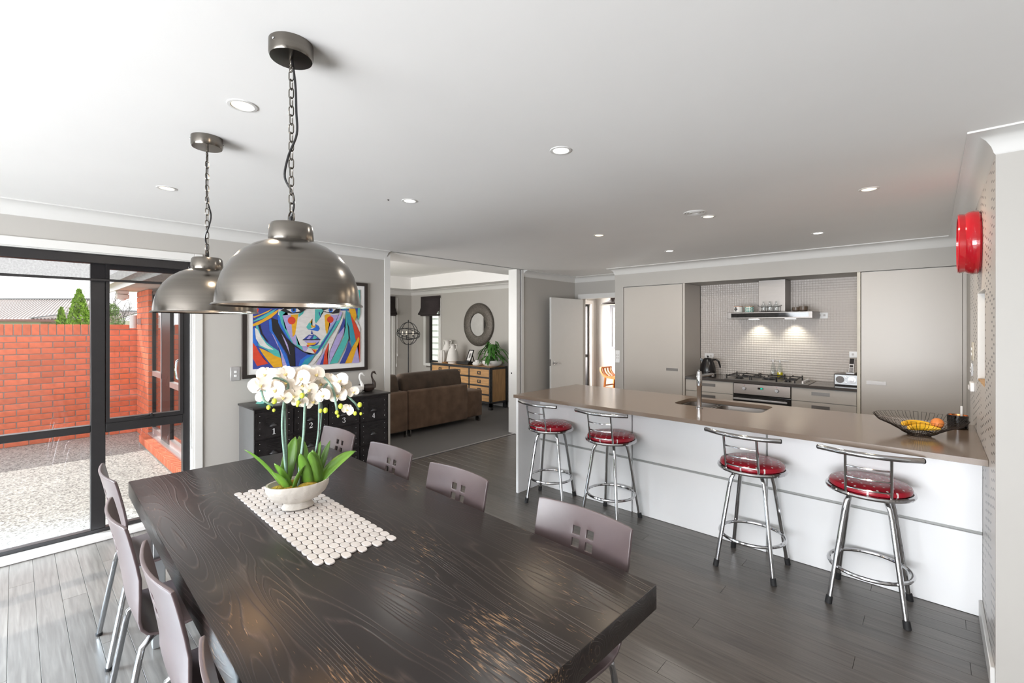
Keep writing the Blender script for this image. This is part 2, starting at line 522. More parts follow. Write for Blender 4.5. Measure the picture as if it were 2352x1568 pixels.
# perforated panel: bands of staggered small holes (2-3 px each)
def perf_mat():
    m, n, L, p = nodes_of('perforated_white_panel')
    t = n.new('ShaderNodeTexCoord')
    sp = n.new('ShaderNodeSeparateXYZ')
    L.new(t.outputs['Object'], sp.inputs[0])
    a1 = sinwave(n, L, sp.outputs[1], 2 * PI / 0.18)
    c1 = sinwave(n, L, sp.outputs[2], 2 * PI / 0.04)
    pr = n.new('ShaderNodeMath')
    pr.operation = 'MULTIPLY'
    L.new(a1, pr.inputs[0])
    L.new(c1, pr.inputs[1])
    hole = n.new('ShaderNodeMapRange')
    hole.inputs['From Min'].default_value = 0.60
    hole.inputs['From Max'].default_value = 0.72
    L.new(pr.outputs[0], hole.inputs['Value'])
    # diamond bands left un-drilled
    d1 = n.new('ShaderNodeMath')
    d1.operation = 'ADD'
    L.new(sp.outputs[1], d1.inputs[0])
    L.new(sp.outputs[2], d1.inputs[1])
    d2 = n.new('ShaderNodeMath')
    d2.operation = 'SUBTRACT'
    L.new(sp.outputs[1], d2.inputs[0])
    L.new(sp.outputs[2], d2.inputs[1])
    s1 = sinwave(n, L, d1.outputs[0], 2 * PI / 0.62, 0.6)
    s2 = sinwave(n, L, d2.outputs[0], 2 * PI / 0.62, 0.4)
    sm = n.new('ShaderNodeMath')
    sm.operation = 'ADD'
    L.new(s1, sm.inputs[0])
    L.new(s2, sm.inputs[1])
    band = n.new('ShaderNodeMath')
    band.operation = 'GREATER_THAN'
    band.inputs[1].default_value = -0.35
    L.new(sm.outputs[0], band.inputs[0])
    f = n.new('ShaderNodeMath')
    f.operation = 'MULTIPLY'
    L.new(hole.outputs[0], f.inputs[0])
    L.new(band.outputs[0], f.inputs[1])
    mx = n.new('ShaderNodeMix')
    mx.data_type = 'RGBA'
    L.new(f.outputs[0], mx.inputs['Factor'])
    mx.inputs['A'].default_value = (0.58, 0.555, 0.535, 1)
    mx.inputs['B'].default_value = (0.05, 0.05, 0.055, 1)
    L.new(mx.outputs['Result'], p.inputs['Base Color'])
    p.inputs['Roughness'].default_value = 0.35
    return m
M['perf'] = perf_mat()

# red vinyl with white dots
def dots_mat():
    m, n, L, p = nodes_of('red_vinyl_white_dots')
    t = n.new('ShaderNodeTexCoord')
    mp = n.new('ShaderNodeMapping')
    mp.inputs['Rotation'].default_value = (0, 0, rad(25))
    L.new(t.outputs['Object'], mp.inputs['Vector'])
    sp = n.new('ShaderNodeSeparateXYZ')
    L.new(mp.outputs[0], sp.inputs[0])
    k = 2 * PI / 0.062
    a = sinwave(n, L, sp.outputs[0], k)
    c = sinwave(n, L, sp.outputs[1], k)
    pr = n.new('ShaderNodeMath')
    pr.operation = 'MULTIPLY'
    L.new(a, pr.inputs[0])
    L.new(c, pr.inputs[1])
    hole = n.new('ShaderNodeMapRange')
    hole.inputs['From Min'].default_value = 0.84
    hole.inputs['From Max'].default_value = 0.88
    L.new(pr.outputs[0], hole.inputs['Value'])
    mx = n.new('ShaderNodeMix')
    mx.data_type = 'RGBA'
    L.new(hole.outputs[0], mx.inputs['Factor'])
    mx.inputs['A'].default_value = (0.36, 0.010, 0.024, 1)
    mx.inputs['B'].default_value = (0.80, 0.74, 0.72, 1)
    L.new(mx.outputs['Result'], p.inputs['Base Color'])
    p.inputs['Roughness'].default_value = 0.24
    return m
M['dots'] = dots_mat()

# mint pot with printed triangles
def tri_mat():
    m, n, L, p = nodes_of('mint_triangle_glaze')
    t = n.new('ShaderNodeTexCoord')
    c = n.new('ShaderNodeTexChecker')
    c.inputs['Scale'].default_value = 50
    mp = n.new('ShaderNodeMapping')
    mp.inputs['Rotation'].default_value = (0, rad(45), 0)
    L.new(t.outputs['Object'], mp.inputs['Vector'])
    L.new(mp.outputs[0], c.inputs['Vector'])
    c.inputs['Color1'].default_value = (0.16, 0.36, 0.32, 1)
    c.inputs['Color2'].default_value = (0.62, 0.66, 0.60, 1)
    L.new(c.outputs['Color'], p.inputs['Base Color'])
    p.inputs['Roughness'].default_value = 0.4
    return m
M['tri'] = tri_mat()

# ------------------------------------------------------------------ mesh helpers
class B:
    def __init__(s):
        s.bm = bmesh.new()
        s.mi = 0

    def _f(s, vs):
        try:
            f = s.bm.faces.new(vs)
            f.material_index = s.mi
            return f
        except ValueError:
            return None

    def box(s, x0, x1, y0, y1, z0, z1, bev=0.0, seg=1):
        v = [s.bm.verts.new((x, y, z)) for z in (z0, z1) for y in (y0, y1) for x in (x0, x1)]
        fs = [s._f([v[i] for i in q]) for q in ((0, 2, 3, 1), (4, 5, 7, 6), (0, 1, 5, 4), (2, 6, 7, 3), (0, 4, 6, 2), (1, 3, 7, 5))]
        if bev > 0:
            es = list({e for f in fs for e in f.edges})
            r = bmesh.ops.bevel(s.bm, geom=es, offset=bev, segments=seg, affect='EDGES', profile=0.5)
            for f in r['faces']:
                f.material_index = s.mi
        return s

    def obox(s, c, ax, ay, az, hx, hy, hz):
        c = Vector(c)
        ax, ay, az = Vector(ax).normalized() * hx, Vector(ay).normalized() * hy, Vector(az).normalized() * hz
        v = [s.bm.verts.new(c + i * ax + j * ay + k * az) for k in (-1, 1) for j in (-1, 1) for i in (-1, 1)]
        for q in ((0, 2, 3, 1), (4, 5, 7, 6), (0, 1, 5, 4), (2, 6, 7, 3), (0, 4, 6, 2), (1, 3, 7, 5)):
            s._f([v[i] for i in q])
        return s

    def bar(s, p, q, w, h, up=(0, 0, 1)):
        p, q = Vector(p), Vector(q)
        d = q - p
        sd = d.cross(Vector(up))
        if sd.length < 1e-6:
            sd = Vector((1, 0, 0))
        u = sd.cross(d)
        return s.obox((p + q) / 2, d, sd, u, d.length / 2, w / 2, h / 2)

    def tube(s, pts, r, n=8, closed=False, cap=True):
        pts = [Vector(p) for p in pts]
        N = len(pts)
        rs = r if isinstance(r, (list, tuple)) else [r] * N
        rings = []
        nrm = None
        for i in range(N):
            if closed:
                t = pts[(i + 1) % N] - pts[i - 1]
            else:
                t = pts[min(i + 1, N - 1)] - pts[max(i - 1, 0)]
            if t.length < 1e-9:
                t = Vector((0, 0, 1))
            t.normalize()
            if nrm is None:
                a = Vector((0, 0, 1)) if abs(t.z) < 0.9 else Vector((1, 0, 0))
                nrm = a - t * a.dot(t)
            else:
                nrm = nrm - t * nrm.dot(t)
            nrm.normalize()
            b = t.cross(nrm)
            rings.append([s.bm.verts.new(pts[i] + rs[i] * (math.cos(2 * PI * k / n) * nrm + math.sin(2 * PI * k / n) * b)) for k in range(n)])
        for i in range(N if closed else N - 1):
            a, b = rings[i], rings[(i + 1) % N]
            for k in range(n):
                s._f([a[k], a[(k + 1) % n], b[(k + 1) % n], b[k]])
        if cap and not closed:
            s._f(rings[0][::-1])
            s._f(rings[-1])
        return s

    def cyl(s, p, q, r, r2=None, n=14):
        return s.tube([p, q], [r, r if r2 is None else r2], n)

    def lathe(s, prof, c=(0, 0, 0), n=28, sx=1.0, sy=1.0, axis='z', capb=True, capt=True, rot=0.0):
        rings = []
        for (r, z) in prof:
            ring = []
            for k in range(n):
                a = 2 * PI * k / n
                x, y = r * math.cos(a) * sx, r * math.sin(a) * sy
                if rot:
                    x, y = x * math.cos(rot) - y * math.sin(rot), x * math.sin(rot) + y * math.cos(rot)
                if axis == 'z':
                    p = (c[0] + x, c[1] + y, c[2] + z)
                elif axis == 'x':
                    p = (c[0] + z, c[1] + x, c[2] + y)
                else:
                    p = (c[0] + x, c[1] + z, c[2] + y)
                ring.append(s.bm.verts.new(p))
            rings.append(ring)
        for a, b in zip(rings, rings[1:]):
            for k in range(n):
                s._f([a[k], a[(k + 1) % n], b[(k + 1) % n], b[k]])
        if capb:
            s._f(rings[0][::-1])
        if capt:
            s._f(rings[-1])
        return s

    def sph(s, c, r, n=10, sc=(1, 1, 1)):
        pr = [(max(1e-4, r * math.sin(PI * i / n)), -r * math.cos(PI * i / n)) for i in range(n + 1)]
        pr = [(a, z * sc[2]) for a, z in pr]
        return s.lathe(pr, c, max(8, n + 4), sc[0], sc[1], capb=False, capt=False)

    def prism(s, poly, axis, a, b):
        def P(u, v, w):
            return {'x': (w, u, v), 'y': (u, w, v), 'z': (u, v, w)}[axis]
        lo = [s.bm.verts.new(P(u, v, a)) for u, v in poly]
        hi = [s.bm.verts.new(P(u, v, b)) for u, v in poly]
        n = len(poly)
        s._f(lo[::-1])
        s._f(hi)
        for i in range(n):
            s._f([lo[i], lo[(i + 1) % n], hi[(i + 1) % n], hi[i]])
        return s

    def quad(s, *p):
        return s._f([s.bm.verts.new(q) for q in p])

    def grid(s, fn, nu, nv, skip=None):
        vs = [[s.bm.verts.new(fn(i / nu, j / nv)) for j in range(nv + 1)] for i in range(nu + 1)]
        for i in range(nu):
            for j in range(nv):
                if skip and skip(i, j):
                    continue
                s._f([vs[i][j], vs[i + 1][j], vs[i + 1][j + 1], vs[i][j + 1]])
        return vs

    def plate(s, outer, holes, axis, a, b):
        """flat plate (outer loop with holes) between w=a and w=b along axis"""
        def P(u, v, w):
            return {'x': (w, u, v), 'y': (u, w, v), 'z': (u, v, w)}[axis]
        bm2 = bmesh.new()
        for loop in [outer] + list(holes):
            vv = [bm2.verts.new(P(u, v, a)) for u, v in loop]
            for i in range(len(vv)):
                bm2.edges.new((vv[i], vv[(i + 1) % len(vv)]))
        bmesh.ops.triangle_fill(bm2, use_beauty=True, use_dissolve=False, edges=bm2.edges[:])
        tri = [[tuple(v.co) for v in f.verts] for f in bm2.faces]
        bm2.free()
        ix = 'xyz'.index(axis)
        cache = {}

        def V(co, w):
            k = (round(co[0], 5), round(co[1], 5), round(co[2], 5), w)
            if k not in cache:
                c = list(co)
                c[ix] = w
                cache[k] = s.bm.verts.new(c)
            return cache[k]
        for t in tri:
            s._f([V(c, a) for c in t])
            s._f([V(c, b) for c in t][::-1])
        for loop in [outer] + list(holes):
            n = len(loop)
            for i in range(n):
                p, q = P(*loop[i], a), P(*loop[(i + 1) % n], a)
                s._f([V(p, a), V(q, a), V(q, b), V(p, b)])
        bmesh.ops.recalc_face_normals(s.bm, faces=s.bm.faces[:])
        return s

    def mesh(s, name, mats, smooth=40, recalc=True):
        if recalc:
            bmesh.ops.recalc_face_normals(s.bm, faces=s.bm.faces[:])
        me = bpy.data.meshes.new(name)
        s.bm.to_mesh(me)
        s.bm.free()
        for m in (mats if isinstance(mats, (list, tuple)) else [mats]):
            me.materials.append(M[m] if isinstance(m, str) else m)
        if smooth:
            me.shade_smooth()
            me.set_sharp_from_angle(angle=rad(smooth))
        return me

    def obj(s, name, mats, parent=None, smooth=40, loc=None, recalc=True):
        return link(name, s.mesh(name, mats, smooth, recalc), parent, loc)

def link(name, me, parent=None, loc=None):
    ob = bpy.data.objects.new(name, me)
    COL.objects.link(ob)
    if parent is not None:
        ob.parent = parent
    if loc is not None:
        ob.location = loc
    return ob

def tag(ob, label, cat, group=None):
    ob['label'] = label
    ob['category'] = cat
    if group:
        ob['group'] = group
    return ob

def thing(name, label, cat, loc=(0, 0, 0), rz=0.0, group=None):
    ob = bpy.data.objects.new(name, None)
    ob.empty_display_size = 0.1
    COL.objects.link(ob)
    ob.location = loc
    ob.rotation_euler = (0, 0, rz)
    return tag(ob, label, cat, group)

def struct(ob):
    ob['kind'] = 'structure'
    return ob

def stuff(ob):
    ob['kind'] = 'stuff'
    return ob

def copy_tree(src, parent=None):
    c = src.copy()
    COL.objects.link(c)
    if parent is not None:
        c.parent = parent
    for ch in list(src.children):
        copy_tree(ch, c)
    return c

def solidify(ob, t, off=-1.0):
    m = ob.modifiers.new('thickness', 'SOLIDIFY')
    m.thickness = t
    m.offset = off
    return ob

def rrect(x0, x1, y0, y1, r, n=4):
    out = []
    for cx, cy, a0 in ((x1 - r, y1 - r, 0), (x0 + r, y1 - r, 90), (x0 + r, y0 + r, 180), (x1 - r, y0 + r, 270)):
        for i in range(n + 1):
            a = rad(a0 + 90 * i / n)
            out.append((cx + r * math.cos(a), cy + r * math.sin(a)))
    return out

def arc(c, r, a0, a1, n, plane='xy', w=0.0):
    out = []
    for i in range(n + 1):
        a = rad(a0 + (a1 - a0) * i / n)
        u, v = c[0] + r * math.cos(a), c[1] + r * math.sin(a)
        out.append({'xy': (u, v, w), 'xz': (u, w, v), 'yz': (w, u, v)}[plane])
    return out

# ================================================================== STRUCTURE
H = 2.4
def sbox(name, m, *a, **k):
    return struct(B().box(*a, **k).obj(name, m))

fl = sbox('floor', 'floor', -4.48, 3.2, -3.3, 6.45, -0.06, -0.007)
# floor boards, 105 mm wide, each its own object
plank_me = {}
def plank(parent, x0, x1, y0, y1):
    key = (round(x1 - x0, 3), round(y1 - y0, 3))
    if key not in plank_me:
        w, d = x1 - x0 - 0.0012, y1 - y0 - 0.0014
        plank_me[key] = B().box(-w / 2, w / 2, -d / 2, d / 2, -0.007, 0.0, bev=0.0008).mesh('plank', 'floor', smooth=0)
    return link('plank', plank_me[key], parent, ((x0 + x1) / 2, (y0 + y1) / 2, 0))
y = -0.76
row = 0
while y < 5.72:
    xe = 0.2 if y < 3.45 else -2.9
    if y < 2.8 and y < 1.9:
        xe = 0.2
    x = -4.47 - [0.0, 1.3, 0.65, 1.7][row % 4]
    while x < xe - 0.01:
        x1 = x + 2.1
        a, b2 = max(x, -4.47), min(x1, xe)
        if b2 - a > 0.03:
            plank(fl, a, b2, y, y + 0.105)
        x = x1
    y += 0.105
    row += 1

struct(B().box(-9.24, -4.5, 1.56, 6.47, -0.06, 0.004).obj('floor_lounge', 'carpet'))
struct(B().box(-6.2, -2.3, 6.45, 9.3, -0.06, 0.0).obj('floor_study', 'floor'))
sbox('trim_carpet_strip', 'silver', -4.515, -4.49, 2.83, 5.05, 0.0, 0.007)

sbox('ceiling', 'ceil', -4.62, 3.3, -3.45, 6.55, H, H + 0.06)
b = B()
b.plate([(-9.38, 1.4), (-4.621, 1.4), (-4.621, 6.6), (-9.38, 6.6)], [[(-8.62, 2.1), (-5.05, 2.1), (-5.05, 6.02), (-8.62, 6.02)]], 'z', H, H + 0.02)
b.box(-8.64, -8.62, 2.08, 6.04, 2.42, 2.66)
b.box(-5.05, -5.03, 2.08, 6.04, 2.42, 2.66)
b.box(-8.62, -5.05, 2.08, 2.1, 2.42, 2.66)
b.box(-8.62, -5.05, 6.02, 6.04, 2.42, 2.66)
b.box(-8.64, -5.03, 2.08, 6.04, 2.66, 2.70)
struct(b.obj('ceiling_lounge', 'ceil'))
sbox('ceiling_study', 'ceil', -6.2, -2.3, 6.55, 9.35, H, H + 0.06)
sbox('trim_sliding_track', 'gap', -4.43, -4.41, 2.83, 5.05, H - 0.006, H)

# walls
b = B()
b.plate([(-3.3, -0.06), (2.83, -0.06), (2.83, H), (-3.3, H)], [[(-0.66, 0.015), (1.0, 0.015), (1.0, 2.105), (-0.66, 2.105)], [(-3.0, 0.015), (-0.95, 0.015), (-0.95, 2.105), (-3.0, 2.105)]], 'x', -4.62, -4.48)
struct(b.obj('wall_left', 'wall', smooth=0))
sbox('trim_opening_left', 'trim', -4.63, -4.468, 2.775, 2.845, 0, H)
b = B()
b.box(-4.62, -4.46, 4.95, 5.02, 0, H)
b.box(-4.62, -4.46, 5.055, 5.11, 0, H)
struct(b.obj('trim_opening_right', 'trim'))
sbox('trim_pocket_gap', 'gap', -4.60, -4.49, 5.02, 5.055, 0, H)
tag(B().lathe([(0.0001, 0), (0.011, 0), (0.011, 0.004), (0.0001, 0.004)], (-4.56, 4.948, 0.88), 12, axis='y').obj('door_pull', 'black'), 'small round black pull on the white edge of the sliding door pocket', 'door pull')
sbox('wall_left_far', 'wall', -4.62, -4.48, 5.11, 6.55, -0.06, H)
b = B()
b.plate([(-4.48, -0.06), (-3.235, -0.06), (-3.235, H), (-4.48, H)], [[(-4.33, -0.05), (-3.48, -0.05), (-3.48, 2.03), (-4.33, 2.03)]], 'y', 6.45, 6.55)
struct(b.obj('wall_back_study', 'wall', smooth=0))
b = B()
b.plate([(-9.38, -0.06), (-4.621, -0.06), (-4.621, H), (-9.38, H)], [[(-8.66, 0.62), (-8.18, 0.62), (-8.18, 2.12), (-8.66, 2.12)]], 'y', 6.47, 6.61)
struct(b.obj('wall_back_lounge', 'wall', smooth=0))
b = B()
b.plate([(1.42, -0.06), (6.47, -0.06), (6.47, H), (1.42, H)], [[(5.0, 0.12), (5.93, 0.12), (5.93, 2.12), (5.0, 2.12)]], 'x', -9.38, -9.24)
struct(b.obj('wall_far_lounge', 'wall', smooth=0))
b = B()
b.box(-9.24, -8.36, 1.44, 1.56, -0.06, H)
b.box(-4.9, -4.62, 1.44, 1.56, -0.06, H)
b.box(-8.36, -4.9, 1.44, 1.56, 2.1, H)
struct(b.obj('wall_front_lounge', 'wall', smooth=0))
# study beyond the open door
b = B()
b.plate([(6.55, -0.06), (9.2, -0.06), (9.2, H), (6.55, H)], [[(7.2, 0.15), (8.98, 0.15), (8.98, 2.08), (7.2, 2.08)]], 'x', -5.93, -5.79)
struct(b.obj('wall_left_study', 'wall', smooth=0))
sbox('wall_far_study', 'wall', -5.93, -2.2, 9.2, 9.32, -0.06, H)
sbox('wall_right_study', 'wall', -2.3, -2.2, 6.6, 9.2, -0.06, H)

# kitchen walls
sbox('wall_kitchen_end', 'wall', -3.37, -3.236, 5.86, 6.45, -0.06, H)
sbox('wall_bulkhead', 'wall', -3.236, 0.225, 5.86, 6.5, 2.128, H)
sbox('wall_splashback', 'mosaic', -2.35, -0.57, 6.4, 6.5, -0.06, 2.128)
sbox('wall_kitchen_right', 'wall', 0.232, 0.36, 2.862, 6.5, -0.06, H)
sbox('wall_near_right', 'wall', 0.2, 3.3, 2.85, 2.862, -0.06, H)
sbox('wall_kitchen_back', 'wall', -3.37, 0.36, 6.5, 6.6, -0.06, H)
sbox('wall_rear_right', 'wall', 3.2, 3.3, -3.45, 2.852, -0.06, H)
b = B()
b.plate([(-4.62, -0.06), (3.2, -0.06), (3.2, H), (-4.62, H)], [[(-3.4, 0.12), (2.2, 0.12), (2.2, 2.2), (-3.4, 2.2)]], 'y', -3.45, -3.3)
struct(b.obj('wall_rear', 'wall', smooth=0))
b = B()
for x in (-3.4, -2.32, -1.25, -0.62, 0.45, 1.15, 2.14):
    b.box(x, x + 0.07, -3.40, -3.34, 0.12, 2.2)
b.box(-3.4, 2.2, -3.40, -3.34, 2.13, 2.2)
b.box(-3.4, 2.2, -3.40, -3.34, 0.12, 0.2)
w4 = struct(b.obj('window_4', 'frame'))
for a_, c_ in ((-3.33, -2.32), (-2.25, -1.25), (-1.18, -0.62), (-0.55, 0.45), (0.52, 1.15), (1.22, 2.14)):
    B().box(a_, c_, -3.373, -3.368, 0.2, 2.13).obj('pane', 'glass', w4, smooth=0)


# perforated lining panel with its recess
b = B()
b.plate([(2.862, 0.0), (4.62, 0.0), (4.62, 2.31), (2.862, 2.31)], [[(3.40, 1.25), (3.92, 1.25), (3.92, 1.775), (3.40, 1.775)]], 'x', 0.2, 0.231)
struct(b.obj('wall_right', 'perf', smooth=0))
b = B()
b.box(0.2, 0.228, 3.395, 3.40, 1.25, 1.775)
b.box(0.2, 0.2305, 3.908, 3.919, 1.257, 1.774)
b.box(0.2, 0.2305, 3.401, 3.908, 1.765, 1.774)
b.mi = 1
b.box(0.203, 0.2305, 3.40, 3.92, 1.25, 1.256)
struct(b.obj('trim_recess', ['trim', 'woodshelf'], smooth=0))
sbox('baseboard_right', 'trim', 0.184, 0.2, 2.862, 3.52, 0.0, 0.095, bev=0.003)
sbox('baseboard_lounge', 'trim', -9.24, -4.63, 6.455, 6.47, 0.004, 0.1)
sbox('baseboard_study', 'trim', -5.79, -2.3, 9.185, 9.2, 0.0, 0.1)

# cove cornice swept along wall lines (outer normal on the room side)
def cornice(name, pts, side=1):
    prof = [(0.0, 0.094), (0.006, 0.086), (0.014, 0.060), (0.030, 0.036), (0.052, 0.018), (0.080, 0.010), (0.090, 0.008), (0.090, 0.0), (0.0, 0.0)]
    P = [Vector((p[0], p[1])) for p in pts]
    offs = []
    for i in range(len(P)):
        ds = []
        if i > 0:
            ds.append((P[i] - P[i - 1]).normalized())
        if i < len(P) - 1:
            ds.append((P[i + 1] - P[i]).normalized())
        ns = [Vector((-d.y, d.x)) * side for d in ds]
        if len(ns) == 2:
            nn = ns[0] + ns[1]
            nn = nn / max(0.2, nn.dot(ns[0]))
        else:
            nn = ns[0]
        offs.append(nn)
    b = B()
    rings = []
    for p, nn in zip(P, offs):
        rings.append([b.bm.verts.new((p.x + nn.x * d, p.y + nn.y * d, H - z)) for d, z in prof])
    for a, c in zip(rings, rings[1:]):
        for k in range(len(prof) - 1):
            b._f([a[k], a[k + 1], c[k + 1], c[k]])
    b._f(rings[0])
    b._f(rings[-1][::-1])
    return struct(b.obj(name, 'trim', smooth=50))
cornice('trim_cornice_left', [(-4.48, -3.3), (-4.48, 2.80)], -1)
cornice('trim_cornice_hall', [(-4.48, 5.11), (-4.48, 6.45), (-3.37, 6.45), (-3.37, 5.86), (0.2, 5.86), (0.2, 2.85), (3.2, 2.85)], -1)
cornice('trim_cornice_lounge', [(-9.24, 1.56), (-9.24, 6.47), (-4.62, 6.47)], -1)

# architraves
b = B()
b.box(-4.48, -4.462, 1.0, 1.058, 0.0, 2.165, bev=0.003)
b.box(-4.48, -4.462, -3.2, 1.0, 2.105, 2.165, bev=0.003)
struct(b.obj('trim_window', 'trim', smooth=0))
b = B()
b.box(-4.60, -4.48, 0.99, 1.0, 0.0, 2.105)
b.box(-4.60, -4.48, -0.66, 0.99, 2.098, 2.105)
struct(b.obj('trim_window_liner', 'trim', smooth=0))
b = B()
b.box(-4.40, -4.33, 6.432, 6.45, 0, 2.03)
b.box(-4.40, -3.40, 6.432, 6.45, 2.03, 2.105)
struct(b.obj('trim_door', 'trim', smooth=0))

# ------------------------------------------------------------------ window 1 (dining)
w1 = struct(B().box(-4.63, -4.57, -0.66, -0.60, 0.03, 2.10, bev=0.003).box(-4.63, -4.57, 0.942, 0.992, 0.03, 2.10, bev=0.003)
            .box(-4.63, -4.57, -0.66, 0.992, 2.035, 2.10, bev=0.003).box(-4.63, -4.57, -0.66, 0.992, 0.03, 0.062, bev=0.003).obj('window_1', 'frame'))
B().box(-4.635, -4.565, 0.378, 0.460, 0.062, 2.035, bev=0.004).obj('mullion', 'frame', w1)
B().box(-4.633, -4.567, -0.60, 0.378, 0.785, 0.838, bev=0.004).obj('transom', 'frame', w1)
B().box(-4.633, -4.567, 0.460, 0.942, 0.772, 0.842, bev=0.004).obj('transom', 'frame', w1)
sash = B().plate([(0.462, 0.844), (0.941, 0.844), (0.941, 2.033), (0.462, 2.033)], [[(0.483, 0.874), (0.921, 0.874), (0.921, 2.0), (0.483, 2.0)]], 'x', -4.618, -4.56).obj('sash', 'frame', w1, smooth=0)
B().box(-4.601, -4.596, 0.483, 0.921, 0.874, 2.0).obj('pane', 'glass', sash, smooth=0)
B().box(-4.603, -4.598, -0.60, 0.378, 0.838, 2.035).obj('pane', 'glass', w1, smooth=0)
B().box(-4.603, -4.598, -0.60, 0.378, 0.062, 0.785).obj('pane', 'glass', w1, smooth=0)
B().box(-4.603, -4.598, 0.460, 0.942, 0.062, 0.772).obj('pane', 'glass', w1, smooth=0)
b = B()
b.box(-4.562, -4.548, 0.655, 0.745, 0.852, 0.866, bev=0.002)
b.box(-4.556, -4.540, 0.725, 0.738, 0.862, 0.884, bev=0.002)
b.tube([(-4.545, 0.73, 0.878), (-4.54, 0.69, 0.868), (-4.54, 0.63, 0.862)], 0.004, 6)
b.obj('window_latch', 'frame', w1)
sl = B()
sl.box(-4.575, -4.468, -0.66, 0.99, 0.0, 0.034, bev=0.003)
struct(sl.obj('trim_window_sill', 'sill', smooth=0))

# window 2 (left of the camera, seen only in reflections)
b = B()
for y0 in (-3.0, -2.33, -1.66, -1.01):
    b.box(-4.63, -4.57, y0, y0 + 0.06, 0.03, 2.10)
b.box(-4.63, -4.57, -3.0, -0.95, 2.03, 2.10)
b.box(-4.63, -4.57, -3.0, -0.95, 0.03, 0.1)
w2 = struct(b.obj('window_2', 'frame', smooth=0))
for a_, c_ in ((-2.94, -2.33), (-2.27, -1.66), (-1.60, -1.01)):
    B().box(-4.603, -4.598, a_, c_, 0.1, 2.03).obj('pane', 'glass', w2, smooth=0)

# sheer roller blind
rb = thing('roller_blind', 'sheer black roller blind pulled a little way down the dining window', 'blind', (-4.535, 0.17, 2.06))
B().box(-0.022, 0.022, -0.82, 0.80, -0.028, 0.038, bev=0.004).obj('head_box', 'frame', rb)
B().box(-0.001, 0.001, -0.80, 0.775, -0.142, -0.02).obj('fabric', 'sheer', rb, smooth=0)
B().box(-0.007, 0.007, -0.80, 0.775, -0.156, -0.138, bev=0.003).obj('bottom_bar', 'frame', rb)
B().box(-0.02, 0.03, 0.795, 0.815, -0.045, 0.04, bev=0.004).obj('end_bracket', 'black', rb)
b = B()
b.tube([(0.035, 0.812, -0.01), (0.035, 0.812, -1.5)], 0.0022, 5)
b.tube([(0.05, 0.820, -0.01), (0.05, 0.820, -1.5)], 0.0022, 5)
for zc in (-0.62, -1.49):
    b.sph((0.0425, 0.816, zc), 0.008, 6)
b.obj('bead_chain', 'mesh_grey', rb)

# ------------------------------------------------------------------ lounge windows
def small_window(name, plane, c, u0, u1, z0, z1, kind):
    """plane 'y' at y=c or 'x' at x=c; dark frame and pane"""
    fr = [(u0, z0), (u1, z0), (u1, z1), (u0, z1)]
    hole = [(u0 + 0.05, z0 + 0.06), (u1 - 0.05, z0 + 0.06), (u1 - 0.05, z1 - 0.05), (u0 + 0.05, z1 - 0.05)]
    w = struct(B().plate(fr, [hole], plane, c, c + 0.05).obj(name, 'frame', smooth=0))
    if plane == 'y':
        B().box(hole[0][0], hole[1][0], c + 0.02, c + 0.025, hole[0][1], hole[2][1]).obj('pane', 'glass', w, smooth=0)
    else:
        B().box(c + 0.02, c + 0.025, hole[0][0], hole[1][0], hole[0][1], hole[2][1]).obj('pane', 'glass', w, smooth=0)
    return w
small_window('window_3', 'y', 6.56, -8.655, -8.185, 0.72, 2.11, 0)
small_window('window_5', 'x', -9.35, 5.005, 5.925, 0.13, 2.11, 0)
b = B()
b.box(-8.66, -8.18, 6.44, 6.56, 0.66, 0.72)
b.box(-8.74, -8.66, 6.45, 6.47, 0.66, 2.2)
b.box(-8.18, -8.10, 6.45, 6.47, 0.66, 2.2)
struct(b.obj('trim_lounge_window', 'trim', smooth=0))
sbox('trim_lounge_window_side', 'trim', -9.24, -9.22, 5.93, 6.0, 0.0, 2.2)
small_window('window_6', 'x', -5.90, 7.205, 8.975, 0.16, 2.075, 0)
b = B()
b.box(-5.79, -5.77, 8.98, 9.06, 0.0, 2.08)
b.box(-5.79, -5.77, 7.12, 9.06, 2.08, 2.16)
struct(b.obj('trim_study_window', 'trim', smooth=0))
wb = B().box(-5.895, -5.855, 7.26, 8.925, 0.86, 0.92).obj('transom', 'frame', bpy.data.objects['window_6'], smooth=0)

# ------------------------------------------------------------------ hinged door standing open
d1 = struct(B().box(0, 0.036, -0.845, 0.0, 0.008, 2.015, bev=0.002).obj('door_1', 'trim', loc=(-4.335, 6.43, 0), smooth=0))
d1.rotation_euler = (0, 0, rad(-1.0))
h_ = B().lathe([(0.0001, 0.0), (0.026, 0.0), (0.026, 0.008), (0.0001, 0.008)], (0.036, -0.775, 1.0), 16, axis='x')
h_.tube([(0.044, -0.775, 1.0), (0.078, -0.775, 1.0), (0.084, -0.765, 1.0), (0.084, -0.66, 0.998)], [0.009, 0.009, 0.009, 0.006], 8)
h_.obj('door_handle', 'chrome', d1)
B().box(0.004, 0.032, -0.8475, -0.845, 0.96, 1.06).obj('latch_plate', 'chrome', d1, smooth=0)

# ================================================================== OUTSIDE
struct(B().box(-9.46, -4.62, -3.5, 1.4, -0.3, -0.12).obj('ground_patio', 'aggregate', smooth=0))
struct(B().box(-90, -9.5, -60, 70, -0.9, -0.6).obj('ground_lawn', 'grass', smooth=0))

brick_me = {}
def brick(parent, c, dx, dy, dz):
    k = (round(dx, 3), round(dy, 3), round(dz, 3))
    if k not in brick_me:
        brick_me[k] = B().box(-dx / 2, dx / 2, -dy / 2, dy / 2, -dz / 2, dz / 2, bev=0.004).mesh('brick', 'brick', smooth=0)
    return link('brick', brick_me[k], parent, c)

